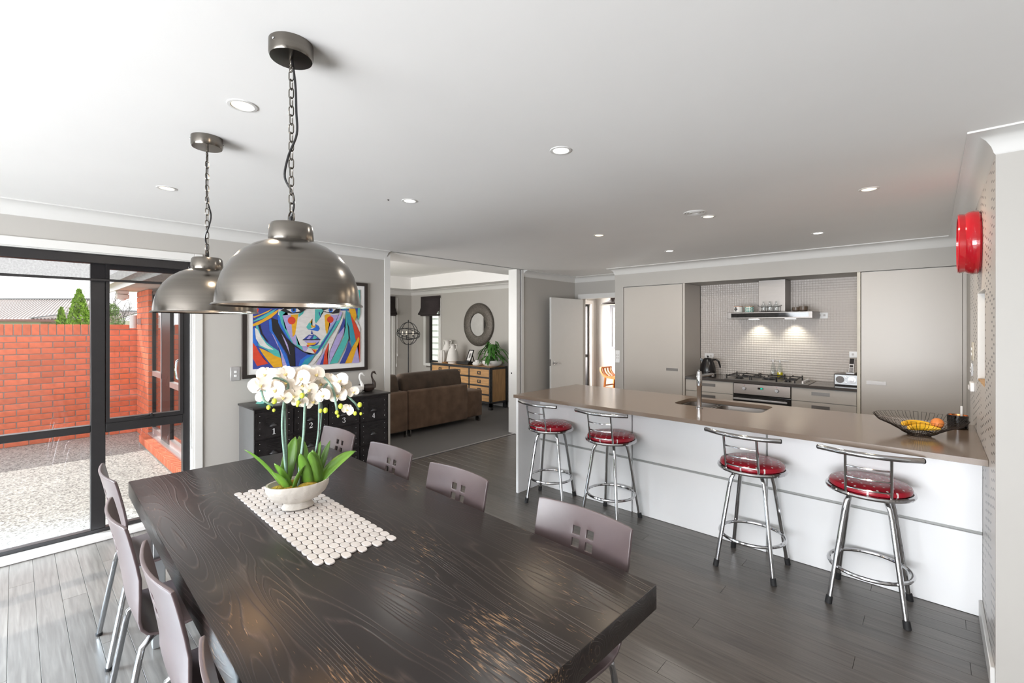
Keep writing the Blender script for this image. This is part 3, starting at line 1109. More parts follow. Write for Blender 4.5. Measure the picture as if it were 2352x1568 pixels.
def brick_run(parent, axis, face, u0, u1, z0, rows, depth=0.05, out=1, phase=0):
    """courses of 230 mm bricks; face = coordinate of the outer face; bricks stand proud of the mortar by a few mm"""
    for r in range(rows):
        z = z0 + r * 0.086
        u = u0 - (0.12 if (r + phase) % 2 else 0.0)
        while u < u1 - 0.02:
            a, c = max(u, u0), min(u + 0.23, u1)
            if c - a > 0.03:
                f = face + out * (R_.random() * 0.003 - 0.001)
                m_ = f - out * depth / 2
                if axis == 'x':      # wall runs along y
                    brick(parent, (m_, (a + c) / 2, z + 0.038), depth, c - a, 0.076)
                else:
                    brick(parent, ((a + c) / 2, m_, z + 0.038), c - a, depth, 0.076)
            u += 0.24

fence = tag(B().box(-9.66, -9.457, -1.3, 0.99, -0.2, 1.585).obj('brick_fence', 'mortar', smooth=0), 'low red brick garden wall with an upright brick capping across the patio', 'garden wall')
brick_run(fence, 'x', -9.45, -1.3, 0.985, -0.115, 18)
y = -1.3
while y < 0.91:
    brick(fence, (-9.475, y + 0.038, 1.52), 0.05, 0.076, 0.155)
    y += 0.086
pier = tag(B().box(-9.62, -9.387, 0.99, 1.44, -0.2, 1.585).obj('brick_pier', 'mortar', smooth=0), 'short brick pier joining the garden wall to the house corner', 'pier')
brick_run(pier, 'x', -9.38, 0.995, 1.33, -0.115, 20, phase=1)

wing = tag(B().box(-9.36, -8.456, 1.327, 1.44, -0.2, 2.118).obj('house_wing', 'mortar', smooth=0), 'red brick wing of the house with white eaves across the patio', 'house')
brick_run(wing, 'y', 1.32, -9.36, -8.45, -0.115, 26, out=-1)
B().box(-9.42, -4.62, 1.0, 1.44, 2.12, 2.135).obj('soffit', 'soffit', wing, smooth=0)
b = B()
b.box(-9.42, -4.62, 0.985, 1.0, 2.09, 2.25)
b.obj('fascia', 'trim', wing, smooth=0)
b = B()
b.prism([(0.985, 2.15), (0.90, 2.16), (0.885, 2.27), (0.90, 2.27), (0.905, 2.175), (0.985, 2.165)], 'x', -9.42, -4.62)
b.obj('gutter', 'gutter', wing, smooth=0)
b = B()
b.prism([(0.95, 2.26), (2.9, 3.1), (2.9, 3.16), (0.95, 2.32)], 'x', -9.45, -4.62)
b.obj('roof', 'roof', wing, smooth=0)
x = -8.40
while x < -4.75:
    brick(wing, (x, 1.262, -0.05), 0.076, 0.10, 0.10)
    x += 0.086
B().box(-8.44, -4.7, 1.215, 1.44, -0.115, -0.008).obj('sill_bed', 'mortar', wing, smooth=0)
B().box(-8.44, -4.7, 1.312, 1.37, -0.01, 0.02).obj('door_sill', 'silver', wing, smooth=0)

# joinery of the wing: awning window and sliding doors, silver rails on dark frames
ranch = thing('sliding_doors', 'glazed sliding garden doors in dark frames with pale grey rails', 'door', (0, 1.36, 0))
def joinery(x0, x1, zr, mrail):
    b = B()
    b.box(x0, x0 + 0.05, 0.0, 0.05, 0.02, 2.08)
    b.box(x1 - 0.05, x1, 0.0, 0.05, 0.02, 2.08)
    b.box(x0, x1, 0.0, 0.05, 2.03, 2.08)
    b.obj('stile', 'frame', ranch, smooth=0)
    b = B()
    b.box(x0 + 0.05, x1 - 0.05, -0.005, 0.045, 0.02, 0.10)
    b.box(x0 + 0.05, x1 - 0.05, -0.005, 0.045, zr, zr + 0.07)
    b.box(x1 - 0.10, x1 - 0.05, -0.006, 0.046, 0.10, 2.03)
    b.obj('rail', mrail, ranch, smooth=0)
    B().box(x0 + 0.05, x1 - 0.10, 0.02, 0.025, 0.10, zr).obj('pane', 'glass', ranch, smooth=0)
    B().box(x0 + 0.05, x1 - 0.10, 0.02, 0.025, zr + 0.07, 2.03).obj('pane', 'glass', ranch, smooth=0)
joinery(-8.42, -7.72, 0.85, 'silver')
B().box(-7.72, -7.32, 0.0, 0.06, 0.02, 2.08).obj('post', 'frame', ranch, smooth=0)
joinery(-7.32, -6.55, 0.78, 'silver')
joinery(-6.55, -5.7, 0.78, 'silver')
joinery(-5.7, -4.9, 0.78, 'silver')
b = B()
b.tube([(-6.66, -0.01, 0.92), (-6.66, -0.05, 0.95), (-6.66, -0.06, 1.05), (-6.66, -0.05, 1.15), (-6.66, -0.01, 1.18)], 0.012, 8)
b.obj('door_handle', 'chrome', ranch)

fl_ = thing('floodlight', 'beige floodlight hanging under the eaves of the brick wing', 'outdoor light', (-9.25, 1.13, 2.118))
B().box(-0.07, 0.07, -0.07, 0.07, -0.05, 0.0, bev=0.006).obj('bracket', 'soffit', fl_)
B().box(-0.075, 0.075, -0.075, 0.075, -0.12, -0.055, bev=0.01).obj('lamp_body', 'soffit', fl_)
B().sph((0, 0, -0.125), 0.05, 8, (1, 1, 0.5)).obj('lens', 'mount', fl_)
wl = thing('wall_light', 'white cylinder wall light on the brick wing', 'outdoor light', (-9.02, 1.32, 1.64))
B().box(-0.03, 0.03, -0.05, 0.0, -0.04, 0.04, bev=0.004).obj('mount_plate', 'silver', wl)
B().lathe([(0.038, -0.1), (0.045, -0.1), (0.045, 0.1), (0.038, 0.1)], (0, -0.09, 0), 18).obj('lamp_shade', 'trim', wl)

# main house eaves over the dining window
eav = tag(B().box(-5.35, -4.63, -3.5, 0.86, 2.30, 2.34).box(-5.47, -5.35, -3.5, 0.86, 2.24, 2.36).obj('eaves', 'soffit', smooth=0), 'pale eaves of the main house over the dining window', 'eaves')

# neighbour's house: origin 25 m away, facing the camera
RV = Vector((math.cos(rad(42.6)), math.sin(rad(42.6)), 0))
FV = Vector((-math.sin(rad(42.6)), math.cos(rad(42.6)), 0))
def far(l, d, z):
    p = RV * l + FV * d
    return (p.x, p.y, z)
nh = thing('neighbour_house', 'low house with pale ribbed steel roof beyond the garden wall', 'house', far(-26, 26, -0.6))
nh.rotation_euler = (0, 0, rad(42.6))
def ribbed(name, A, Bp, Cc, D, n, mm):
    """roof plane A-B eave, D-C top; ribs run from eave to top"""
    A, Bp, Cc, D = map(Vector, (A, Bp, Cc, D))
    nn = (Bp - A).cross(D - A).normalized()
    if nn.z < 0:
        nn = -nn
    b = B()
    k = 4 * n
    vs = []
    for i in range(k + 1):
        t = i / k
        h = 0.05 if (i % 4) in (0, 1) else 0.0
        vs.append((b.bm.verts.new(A.lerp(Bp, t) + nn * h), b.bm.verts.new(D.lerp(Cc, t) + nn * h)))
    for p, q in zip(vs, vs[1:]):
        b._f([p[0], q[0], q[1], p[1]])
    return b.obj(name, mm, nh, smooth=0)
# local: x along right, y away from camera, z up (ground at -0.6 world)
ribbed('roof', (-10, 0, 2.58), (2.9, 0, 2.58), (-0.3, 3.5, 3.88), (-10, 3.5, 3.88), 60, 'roof')
ribbed('roof', (-0.9, -0.5, 2.56), (4.0, -0.5, 2.56), (4.0, 1.3, 3.02), (0.6, 1.3, 3.02), 24, 'roof')
b = B()
b.bar((-10, 3.5, 3.93), (-0.3, 3.5, 3.93), 0.2, 0.08)
b.bar((-0.3, 3.5, 3.93), (2.9, 0, 2.63), 0.2, 0.06)
b.bar((0.6, 1.3, 3.06), (-0.9, -0.5, 2.62), 0.2, 0.06)
b.bar((0.6, 1.3, 3.06), (4.0, 1.3, 3.06), 0.2, 0.08)
b.obj('ridge_cap', 'ridge', nh, smooth=0)
b = B()
b.box(-10, 3.0, -0.06, 0.06, 2.44, 2.58)
b.box(-0.9, 4.0, -0.56, -0.44, 2.42, 2.56)
b.obj('gutter', 'fascia', nh, smooth=0)
B().box(-10, 2.8, 0.3, 5, 0, 2.5).obj('wall', 'render', nh, smooth=0)
B().box(-0.6, 1.2, -0.2, 0.3, 0, 2.45).obj('brick_panel', 'bluebrick', nh, smooth=0)
B().box(1.2, 3.9, -0.15, 0.3, 0, 2.45).obj('garage_door', 'render', nh, smooth=0)

def leaf_cloud(name, mm, parent, fn, n, size, seed):
    """many small leaf blades scattered in a crown"""
    rr = random.Random(seed)
    b = B()
    for i in range(n):
        c, s_, up = fn(rr)
        c = Vector(c)
        d = Vector((rr.gauss(0, 1), rr.gauss(0, 1), rr.gauss(0, 1) + up)).normalized()
        e = d.cross(Vector((rr.gauss(0, 1), rr.gauss(0, 1), rr.gauss(0, 1)))).normalized()
        L_ = size * s_ * (0.6 + 0.8 * rr.random())
        b.quad(c - d * L_, c + e * L_ * 0.35, c + d * L_, c - e * L_ * 0.35)
    return b.obj(name, mm, parent, smooth=0, recalc=False)
def cone_fn(h, r, x0=0.0, y0=0.0):
    def f(rr):
        t = rr.random() ** 1.25
        a = rr.random() * 2 * PI
        q = r * (1 - t) ** 0.8 * (0.55 + 0.45 * rr.random() ** 0.5) * (1 + 0.15 * math.sin(5 * a + 9 * t)) + 0.02
        return (x0 + q * math.cos(a), y0 + q * math.sin(a), t * h), 1.0, 1.6
    return f
con = thing('conifer', 'bright green cone-shaped conifer behind the garden wall', 'tree', far(-17.05, 18.0, -0.6))
B().cyl((0, 0, 0), (0, 0, 3.2), 0.06, 0.02, 8).obj('trunk', 'bark', con)
leaf_cloud('foliage', 'foliage', con, cone_fn(3.62, 0.80), 5200, 0.07, 3)['kind'] = 'stuff'
con2 = thing('conifer', 'smaller yellow-green conifer left of the tall cone-shaped one', 'tree', far(-16.56, 16.8, -0.6))
B().cyl((0, 0, 0), (0, 0, 2.4), 0.05, 0.02, 8).obj('trunk', 'bark', con2)
leaf_cloud('foliage', 'foliage', con2, cone_fn(2.85, 0.42), 2400, 0.065, 5)['kind'] = 'stuff'
def blob_fn(bl):
    def f(rr):
        c, r = bl[int(rr.random() * len(bl))]
        v = Vector((rr.gauss(0, 1), rr.gauss(0, 1), rr.gauss(0, 1))).normalized() * r * (0.5 + 0.5 * rr.random())
        return (c[0] + v.x, c[1] + v.y, c[2] + v.z), 1.0, 0.2
    return f
t1 = thing('bushy_tree', 'round grey-green tree rising behind the neighbour\'s roof', 'tree', far(-39.3, 40.0, -0.6))
B().cyl((0, 0, 0), (0, 0, 3.0), 0.15, 0.08, 8).obj('trunk', 'bark', t1)
leaf_cloud('foliage', 'foliage2', t1, blob_fn([((-0.9, 0, 3.5), 0.55), ((0, 0, 3.9), 0.7), ((0.8, 0.2, 3.6), 0.7), ((0.2, 0, 3.1), 0.9)]), 2600, 0.10, 8)['kind'] = 'stuff'
def bare(parent, base, h, spread, seed, lean=(0, 0)):
    rr = random.Random(seed)
    b = B()
    def br(p, d, L_, r, k):
        q = p + d * L_
        b.tube([p, (p + q) / 2 + Vector((rr.gauss(0, 1), rr.gauss(0, 1), rr.gauss(0, 1))) * L_ * 0.06, q], [r, r * 0.85, r * 0.65], 4)
        if k == 0:
            return
        for i in range(3 if k > 1 else 2):
            nd = (d + Vector((rr.gauss(0, 1), rr.gauss(0, 1), rr.gauss(0, 0.8))) * spread + Vector((0, 0, 0.12))).normalized()
            br(p.lerp(q, 0.55 + 0.45 * rr.random()), nd, L_ * (0.62 + 0.2 * rr.random()), r * 0.62, k - 1)
    br(Vector(base), Vector((lean[0], lean[1], 1)).normalized(), h, 0.05, 5)
    return b.obj('branches', 'bark', parent, smooth=0)
bt = thing('bare_tree', 'leafless grey tree with fine twigs right of the conifer', 'tree', far(-20.2, 23.0, -0.6))
stuff(bare(bt, (-0.8, 0, 0), 1.7, 0.55, 11, (-0.15, 0)))
stuff(bare(bt, (0.5, 0, 0), 1.7, 0.55, 14, (0.25, 0)))
bl = thing('blossom_bush', 'pale green bush with pinkish blossom in front of the bare tree', 'bush', far(-18.0, 20.5, -0.6))
leaf_cloud('foliage', 'foliage2', bl, blob_fn([((0.1, 0, 2.4), 0.5), ((-0.1, 0, 1.9), 0.65), ((0.6, 0, 1.9), 0.5), ((0.25, 0, 2.9), 0.3)]), 1900, 0.06, 21)['kind'] = 'stuff'
leaf_cloud('blossom', 'blossom', bl, blob_fn([((-0.3, 0, 2.0), 0.6), ((-0.2, 0, 2.5), 0.45)]), 900, 0.045, 22)['kind'] = 'stuff'
hb = B()
for i in range(26):
    p = far(-75 + i * 4.2, 66 + 4 * math.sin(i * 1.7), -0.6)
    hb.sph((p[0], p[1], 0.2), 2.4 + 0.5 * math.sin(i * 2.3), 8, (1.4, 1.4, 0.9))
struct(hb.obj('hills_treeline', 'hill'))

# brick wall and weatherboards seen through the study and lounge windows
sw = tag(B().box(-8.2, -7.9, 6.75, 9.6, -0.3, 2.6).obj('side_brick_wall', 'mortar', smooth=0), 'red brick wall close outside the study window', 'wall')
brick_run(sw, 'x', -7.89, 7.4, 9.4, -0.1, 30)
wbd = thing('weatherboard_wall', 'white weatherboard wall close outside the small lounge window', 'wall', (-9.6, 7.6, 0))
for i in range(20):
    z = -0.3 + i * 0.16
    B().prism([(0.0, z), (-0.03, z), (-0.005, z + 0.165), (0.0, z + 0.165)], 'x', -1.4, 1.3).obj('board', 'clad', wbd, smooth=0)
B().box(-1.4, 1.3, 0.001, 0.1, -0.3, 3.0).obj('backing', 'clad', wbd, smooth=0)

# ================================================================== KITCHEN
CT = 0.925
# island carcass
isl = thing('kitchen_island', 'long white kitchen island with grey grooves between its panels', 'island', (-1.35, 3.85, 0))
ox, oy = -1.35, 3.85
B().box(-2.868 - ox, 0.199 - ox, 3.548 - oy, 4.20 - oy, 0.0, 0.72).obj('body', 'gap', isl, smooth=0)
B().box(-2.868 - ox, 0.199 - ox, 3.548 - oy, 3.70 - oy, 0.72, 0.894).box(-2.868 - ox, 0.199 - ox, 4.16 - oy, 4.20 - oy, 0.72, 0.894).obj('top_rail', 'gap', isl, smooth=0)
B().box(-2.896 - ox, -2.868 - ox, 3.205 - oy, 4.22 - oy, 0.0, 0.894, bev=0.001).obj('end_panel', 'isl', isl, smooth=0)
xs = [(-2.868, -1.873), (-1.861, -0.850), (-0.838, 0.199)]
for a, c in xs:
    B().box(a - ox, c - ox, 3.53 - oy, 3.548 - oy, 0.002, 0.442, bev=0.001).obj('panel', 'isl', isl, smooth=0)
    B().box(a - ox, c - ox, 3.53 - oy, 3.548 - oy, 0.460, 0.893, bev=0.001).obj('panel', 'isl', isl, smooth=0)
ct = B()
outer = [(-2.915, 3.19), (0.1985, 3.165), (0.1985, 4.23), (-2.915, 4.23)]
ct.plate(outer, [rrect(-1.605, -0.935, 3.725, 4.135, 0.07, 5)], 'z', 0.895, CT)
tag(ct.obj('countertop', 'quartz', smooth=0), 'long taupe stone worktop on the white island', 'worktop')
sk = thing('sink', 'stainless double sink sunk in the island worktop', 'sink', (-1.27, 3.93, 0.895))
def basin(x0, x1, y0, y1, dp, parent):
    b = B()
    b.plate(rrect(x0, x1, y0, y1, 0.07, 5), [rrect(x0 + 0.012, x1 - 0.012, y0 + 0.012, y1 - 0.012, 0.06, 5)], 'z', -0.004, 0.0)
    o_, i_ = rrect(x0 + 0.012, x1 - 0.012, y0 + 0.012, y1 - 0.012, 0.06, 5), rrect(x0 + 0.03, x1 - 0.03, y0 + 0.03, y1 - 0.03, 0.05, 5)
    top = [b.bm.verts.new((u, v, -0.002)) for u, v in o_]
    bot = [b.bm.verts.new((u, v, -dp)) for u, v in i_]
    n = len(top)
    for k in range(n):
        b._f([top[k], top[(k + 1) % n], bot[(k + 1) % n], bot[k]])
    b._f(bot)
    ob = b.obj('basin', 'steel', parent, smooth=50)
    B().lathe([(0.0001, 0), (0.035, 0), (0.035, 0.004), (0.0001, 0.004)], ((x0 + x1) / 2, (y0 + y1) / 2, -dp), 16).obj('drain', 'chrome', ob)
basin(-0.325, -0.07, -0.19, 0.19, 0.15, sk)
basin(-0.06, 0.325, -0.19, 0.19, 0.10, sk)
tp = thing('kitchen_tap', 'tall chrome tap standing beside the island sink', 'tap', (-1.352, 3.652, CT))
B().lathe([(0.027, 0), (0.027, 0.006), (0.019, 0.010), (0.019, 0.17), (0.0205, 0.172), (0.0205, 0.178), (0.021, 0.180), (0.021, 0.265), (0.019, 0.272), (0.0001, 0.272)], (0, 0, 0), 20).obj('tap_body', 'chrome', tp)
B().tube([(0.004, 0.012, 0.252), (0.04, 0.17, 0.258), (0.042, 0.178, 0.255), (0.042, 0.180, 0.240)], 0.0105, 10).obj('spout', 'chrome', tp)
B().cyl((0, 0, 0.272), (0, 0, 0.290), 0.018, 0.016, 16).bar((0, 0, 0.286), (0.012, -0.04, 0.302), 0.01, 0.008).obj('lever', 'chrome', tp)

# tall cabinets flush with the bulkhead
def rec_handle(parent, x, z, w, y=0.0, h=0.036):
    b = B()
    b.plate([(x - w / 2, z - h / 2), (x + w / 2, z - h / 2), (x + w / 2, z + h / 2), (x - w / 2, z + h / 2)], [[(x - w / 2 + 0.006, z - h / 2 + 0.010), (x + w / 2 - 0.006, z - h / 2 + 0.010), (x + w / 2 - 0.006, z + h / 2 - 0.006), (x - w / 2 + 0.006, z + h / 2 - 0.006)]], 'y', y - 0.003, y)
    b.box(x - w / 2 + 0.006, x + w / 2 - 0.006, y - 0.0008, y, z - h / 2 + 0.010, z + h / 2 - 0.006)
    return b.obj('handle', 'steel', parent, smooth=0)
pl = thing('pantry_cabinet', 'tall white pantry cabinet left of the cooking niche', 'cabinet', (-2.8, 5.86, 0))
B().box(-0.435, 0.41, 0.022, 0.53, 0.0, 2.125).obj('body', 'gap', pl, smooth=0)
B().box(0.418, 0.445, 0.0, 0.535, 0.0, 2.126, bev=0.001).obj('side_panel', 'cab', pl, smooth=0)
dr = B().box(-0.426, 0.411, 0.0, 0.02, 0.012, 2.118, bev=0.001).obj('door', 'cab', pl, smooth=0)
rec_handle(dr, 0.275, 1.0, 0.155)
pr = thing('pantry_cabinet', 'tall white cabinet right of the cooking niche by the perforated wall', 'cabinet', (-0.18, 5.86, 0))
B().box(-0.355, 0.38, 0.022, 0.53, 0.0, 2.125).obj('body', 'gap', pr, smooth=0)
B().box(-0.390, -0.362, 0.0, 0.535, 0.0, 2.126, bev=0.001).obj('side_panel', 'edge', pr, smooth=0)
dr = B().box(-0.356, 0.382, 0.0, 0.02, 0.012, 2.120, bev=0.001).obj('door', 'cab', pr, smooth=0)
rec_handle(dr, -0.235, 1.0, 0.155)
B().box(0.385, 0.411, 0.003, 0.03, 0.0, 2.126).obj('filler_strip', 'cab', pr, smooth=0)
# base units, oven, benchtop
def drawers(name, label, x0, x1, hx):
    t = thing(name, label, 'drawers', ((x0 + x1) / 2, 5.875, 0))
    w = (x1 - x0) / 2
    B().box(-w, w, 0.02, 0.5, 0.1, 0.893).obj('body', 'gap', t, smooth=0)
    for z0, z1 in ((0.748, 0.888), (0.43, 0.742), (0.11, 0.424)):
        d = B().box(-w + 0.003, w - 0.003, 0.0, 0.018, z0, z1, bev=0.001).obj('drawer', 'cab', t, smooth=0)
        rec_handle(d, hx, z1 - 0.05, 0.165)
    B().box(-w, w, 0.05, 0.07, 0.0, 0.1).obj('kickboard', 'gap', t, smooth=0)
drawers('drawer_unit', 'white drawers left of the oven under the dark benchtop', -2.352, -1.772, 0.0)
drawers('drawer_unit', 'white drawers right of the oven under the dark benchtop', -1.162, -0.572, -0.02)
tag(B().box(-2.353, -0.571, 5.855, 6.398, 0.895, CT, bev=0.002).obj('benchtop', 'quartzd', smooth=0), 'dark polished benchtop in the cooking niche', 'benchtop')
ov = thing('oven', 'stainless built-in oven with black glass door under the gas hob', 'oven', (-1.467, 5.87, 0))
B().box(-0.302, 0.302, 0.02, 0.5, 0.1, 0.893).obj('body', 'ovenglass', ov, smooth=0)
pn = B().box(-0.298, 0.298, 0.0, 0.02, 0.765, 0.888, bev=0.002).obj('control_panel', 'ovenpanel', ov, smooth=0)
for x in (-0.178, 0.165):
    b = B().lathe([(0.024, 0.0), (0.022, -0.004), (0.019, -0.022), (0.017, -0.024), (0.0001, -0.024)], (x, 0, 0.835), 18, axis='y')
    b.box(x - 0.004, x + 0.004, -0.03, -0.02, 0.818, 0.852)
    b.obj('knob', 'silver', pn)
    B().box(x - 0.003, x + 0.003, -0.001, 0.0, 0.868, 0.874).obj('red_mark', 'red', pn, smooth=0)
B().box(-0.034, 0.024, -0.001, 0.0, 0.833, 0.855).obj('display', 'ovenglass', pn, smooth=0)
b = B()
for xx in (-0.004, 0.008):
    b.box(xx, xx + 0.008, -0.002, -0.001, 0.838, 0.850)
b.obj('display_digits', 'green_led', pn, smooth=0)
b = B()
for xx in (-0.03, -0.008, 0.014):
    b.sph((xx, -0.001, 0.810), 0.004, 6)
b.obj('button', 'silver', pn)
od = B().box(-0.298, 0.298, 0.004, 0.02, 0.14, 0.748, bev=0.002).obj('oven_door', 'ovenglass', ov, smooth=0)
b = B().box(-0.29, 0.275, -0.045, -0.025, 0.700, 0.722, bev=0.004)
b.box(-0.26, -0.245, -0.03, 0.006, 0.703, 0.719).box(0.235, 0.25, -0.03, 0.006, 0.703, 0.719)
b.obj('door_handle', 'silver', od)

# hob
hb_ = thing('gas_hob', 'black and steel five-burner gas hob on the dark benchtop', 'hob', (-1.44, 6.12, CT))
B().box(-0.44, 0.44, -0.24, 0.24, 0.0, 0.006, bev=0.002).obj('hob_plate', 'steel', hb_, smooth=0)
for i, (x, y, r) in enumerate([(-0.30, -0.11, 0.04), (-0.30, 0.12, 0.035), (0.0, 0.0, 0.06), (0.22, -0.11, 0.03), (0.22, 0.12, 0.04)]):
    B().lathe([(r * 1.25, 0.006), (r * 1.25, 0.012), (r, 0.016), (r, 0.024), (r * 0.8, 0.028), (0.0001, 0.028)], (x, y, 0), 16).obj('burner', 'black', hb_)
for cx, wd in ((-0.29, 0.13), (-0.01, 0.13), (0.215, 0.09)):
    b = B()
    for yy in (-0.2, 0.2):
        b.bar((cx - wd, yy, 0.042), (cx + wd, yy, 0.042), 0.010, 0.010)
    for xx in (-wd, wd):
        b.bar((cx + xx, -0.2, 0.042), (cx + xx, 0.2, 0.042), 0.010, 0.010)
        for yy in (-0.2, 0.2):
            b.bar((cx + xx, yy, 0.006), (cx + xx, yy, 0.06), 0.012, 0.012, up=(0, 1, 0))
    for yy in (-0.11, 0.11):
        b.bar((cx - wd, yy, 0.046), (cx - 0.025, yy, 0.052), 0.009, 0.010)
        b.bar((cx + wd, yy, 0.046), (cx + 0.025, yy, 0.052), 0.009, 0.010)
    for yy in (-0.2, 0.0, 0.2):
        sg = -0.05 if yy > 0 else 0.05
        b.bar((cx, yy, 0.046), (cx, yy + sg, 0.056), 0.009, 0.010)
    b.obj('trivet', 'dark_grille', hb_, smooth=0)
for k in range(5):
    B().lathe([(0.017, 0.006), (0.015, 0.03), (0.013, 0.032), (0.0001, 0.032)], (0.375, -0.16 + 0.075 * k, 0), 14).obj('knob', 'silver', hb_)

# range hood
ho = thing('range_hood', 'stainless wall hood with black glass strip over the hob', 'hood', (-1.42, 6.4, 1.66))
B().box(-0.448, 0.448, -0.44, -0.002, 0.0, 0.078, bev=0.003).obj('canopy', 'steel', ho, smooth=0)
B().box(-0.40, 0.41, -0.4415, -0.439, 0.016, 0.066).obj('glass_strip', 'ovenglass', ho, smooth=0)
B().box(-0.135, 0.15, -0.28, -0.002, 0.078, 0.464, bev=0.002).obj('chimney', 'steel', ho, smooth=0)
for x in (-0.19, 0.20):
    B().box(x - 0.05, x + 0.05, -0.30, -0.23, -0.006, 0.0).obj('hood_lamp', 'whitecool', ho, smooth=0)
    l = light('hood_lamp_light', 'SPOT', (-1.42 + x, 6.29, 1.648), 6, (1.0, 0.97, 0.80), (0, 0.22, -1), spot_size=rad(100), spot_blend=0.8, shadow_soft_size=0.03)

# things on the hood
def pot(name, label, x, m, r=0.05, h=0.075):
    t = thing(name, label, 'pot', (x, 6.06, 1.739))
    B().lathe([(r * 0.94, 0), (r, 0.006), (r, h - 0.006), (r * 0.9, h - 0.006), (r * 0.86, 0.01), (0.0001, 0.01)], (0, 0, 0), 24, capt=False).obj('body', m, t)
    B().lathe([(r, h - 0.006), (r, h), (r * 0.9, h), (r * 0.9, h - 0.006)], (0, 0, 0), 24, capb=False, capt=False).obj('rim', 'orangewood', t)
    return t
p1 = pot('ceramic_pot', 'white pot with a black cross on the range hood', -1.768, 'ceramic')
b = B()
def curved(b, x0, x1, z0, z1, r):
    n = 6
    for i in range(n):
        a0, a1 = x0 + (x1 - x0) * i / n, x0 + (x1 - x0) * (i + 1) / n
        f = lambda a: (r * math.sin(a / r), -r * math.cos(a / r))
        (xa, ya), (xb, yb) = f(a0), f(a1)
        b.quad((xa, ya, z0), (xb, yb, z0), (xb, yb, z1), (xa, ya, z1))
curved(b, -0.036, 0.004, 0.031, 0.049, 0.0508)
curved(b, -0.025, -0.007, 0.014, 0.066, 0.0509)
b.obj('cross_mark', 'black', p1, smooth=0)
pot('ceramic_pot', 'mint green patterned pot on the range hood', -1.641, 'tri')
cd = thing('bottle_caddy', 'wire caddy for small glass bottles on the range hood', 'caddy', (-1.418, 6.05, 1.739))
b = B()
for z in (0.006, 0.06):
    b.tube([(-0.1, -0.04, z), (0.1, -0.04, z), (0.1, 0.04, z), (-0.1, 0.04, z)], 0.002, 5, closed=True)
for x in (-0.1, -0.034, 0.034, 0.1):
    for y in (-0.04, 0.04):
        b.tube([(x, y, 0.0), (x, y, 0.06)], 0.002, 5)
b.tube([(-0.1, -0.03, 0.06), (-0.122, -0.03, 0.078), (-0.122, 0.03, 0.078), (-0.1, 0.03, 0.06)], 0.002, 5)
b.tube([(0.1, -0.03, 0.06), (0.122, -0.03, 0.078), (0.122, 0.03, 0.078), (0.1, 0.03, 0.06)], 0.002, 5)
b.obj('wire_frame', 'wirec', cd)
B().box(-0.1, 0.1, -0.04, 0.04, 0.0, 0.006).obj('base', 'darkwood', cd, smooth=0)
bt0 = None
for i, x in enumerate((-0.067, 0.0, 0.067)):
    lab = ['small clear bottle leftmost in the wire caddy', 'small clear bottle in the middle of the wire caddy', 'small clear bottle rightmost in the wire caddy'][i]
    if bt0 is None:
        t = thing('glass_bottle', lab, 'bottle', (-1.418 + x, 6.05, 1.7455), group='bottles in the wire caddy')
        B().lathe([(0.026, 0), (0.028, 0.004), (0.028, 0.06), (0.022, 0.078), (0.012, 0.086), (0.011, 0.096)], (0, 0, 0), 16, capt=False).obj('body', 'thin', t)
        B().lathe([(0.013, 0.096), (0.013, 0.102), (0.008, 0.108), (0.012, 0.116), (0.0001, 0.12)], (0, 0, 0), 12).obj('stopper', 'thin', t)
        bt0 = t
    else:
        t = copy_tree(bt0)
        t.location.x = -1.418 + x
        t['label'] = lab
for x, r, h, lab in ((-1.150, 0.040, 0.048, 'smaller brown bowl on the range hood'), (-1.078, 0.046, 0.056, 'larger brown bowl at the right end of the range hood')):
    tag(B().lathe([(r * 0.6, 0), (r * 0.9, 0.008), (r, h * 0.5), (r * 0.97, h), (r * 0.9, h), (r * 0.9, h * 0.5), (r * 0.5, 0.012), (0.0001, 0.012)], (0, 0, 0), 24, capt=False).obj('small_bowl', 'mocha', loc=(x, 6.06, 1.739)), lab, 'bowl', 'brown bowls on the hood')

# kettle
kt = thing('kettle', 'black kettle in the left corner of the dark benchtop', 'kettle', (-2.17, 6.16, CT), rz=0.35)
B().lathe([(0.10, 0), (0.105, 0.008), (0.105, 0.02), (0.098, 0.024), (0.0001, 0.024)], (0, 0, 0), 28).obj('power_base', 'black', kt)
B().lathe([(0.1, 0.024), (0.107, 0.03), (0.107, 0.036), (0.1, 0.04)], (0, 0, 0), 28).obj('chrome_band', 'chrome', kt)
B().lathe([(0.098, 0.03), (0.100, 0.06), (0.094, 0.11), (0.082, 0.155), (0.064, 0.200), (0.058, 0.212), (0.050, 0.222), (0.030, 0.230), (0.0001, 0.232)], (0, 0, 0), 28).obj('body', 'black', kt)
b = B()
b.tube([(0.055, 0, 0.205), (0.10, 0, 0.212), (0.130, 0, 0.185), (0.145, 0, 0.135), (0.148, 0, 0.105)], [0.011, 0.012, 0.012, 0.011, 0.008], 8)
b.obj('handle', 'black', kt)
B().cyl((0, 0, 0.230), (0, 0, 0.245), 0.006, 0.006, 10).sph((0, 0, 0.25), 0.013, 8, (1, 1, 0.7)).obj('lid_knob', 'black', kt)
B().prism([(-0.055, 0.16), (-0.098, 0.205), (-0.092, 0.225), (-0.075, 0.222), (-0.05, 0.2)], 'y', -0.018, 0.018).obj('spout', 'black', kt)
B().box(-0.018, 0.022, -0.104, -0.098, 0.058, 0.07).obj('badge', 'chrome', kt, smooth=0)

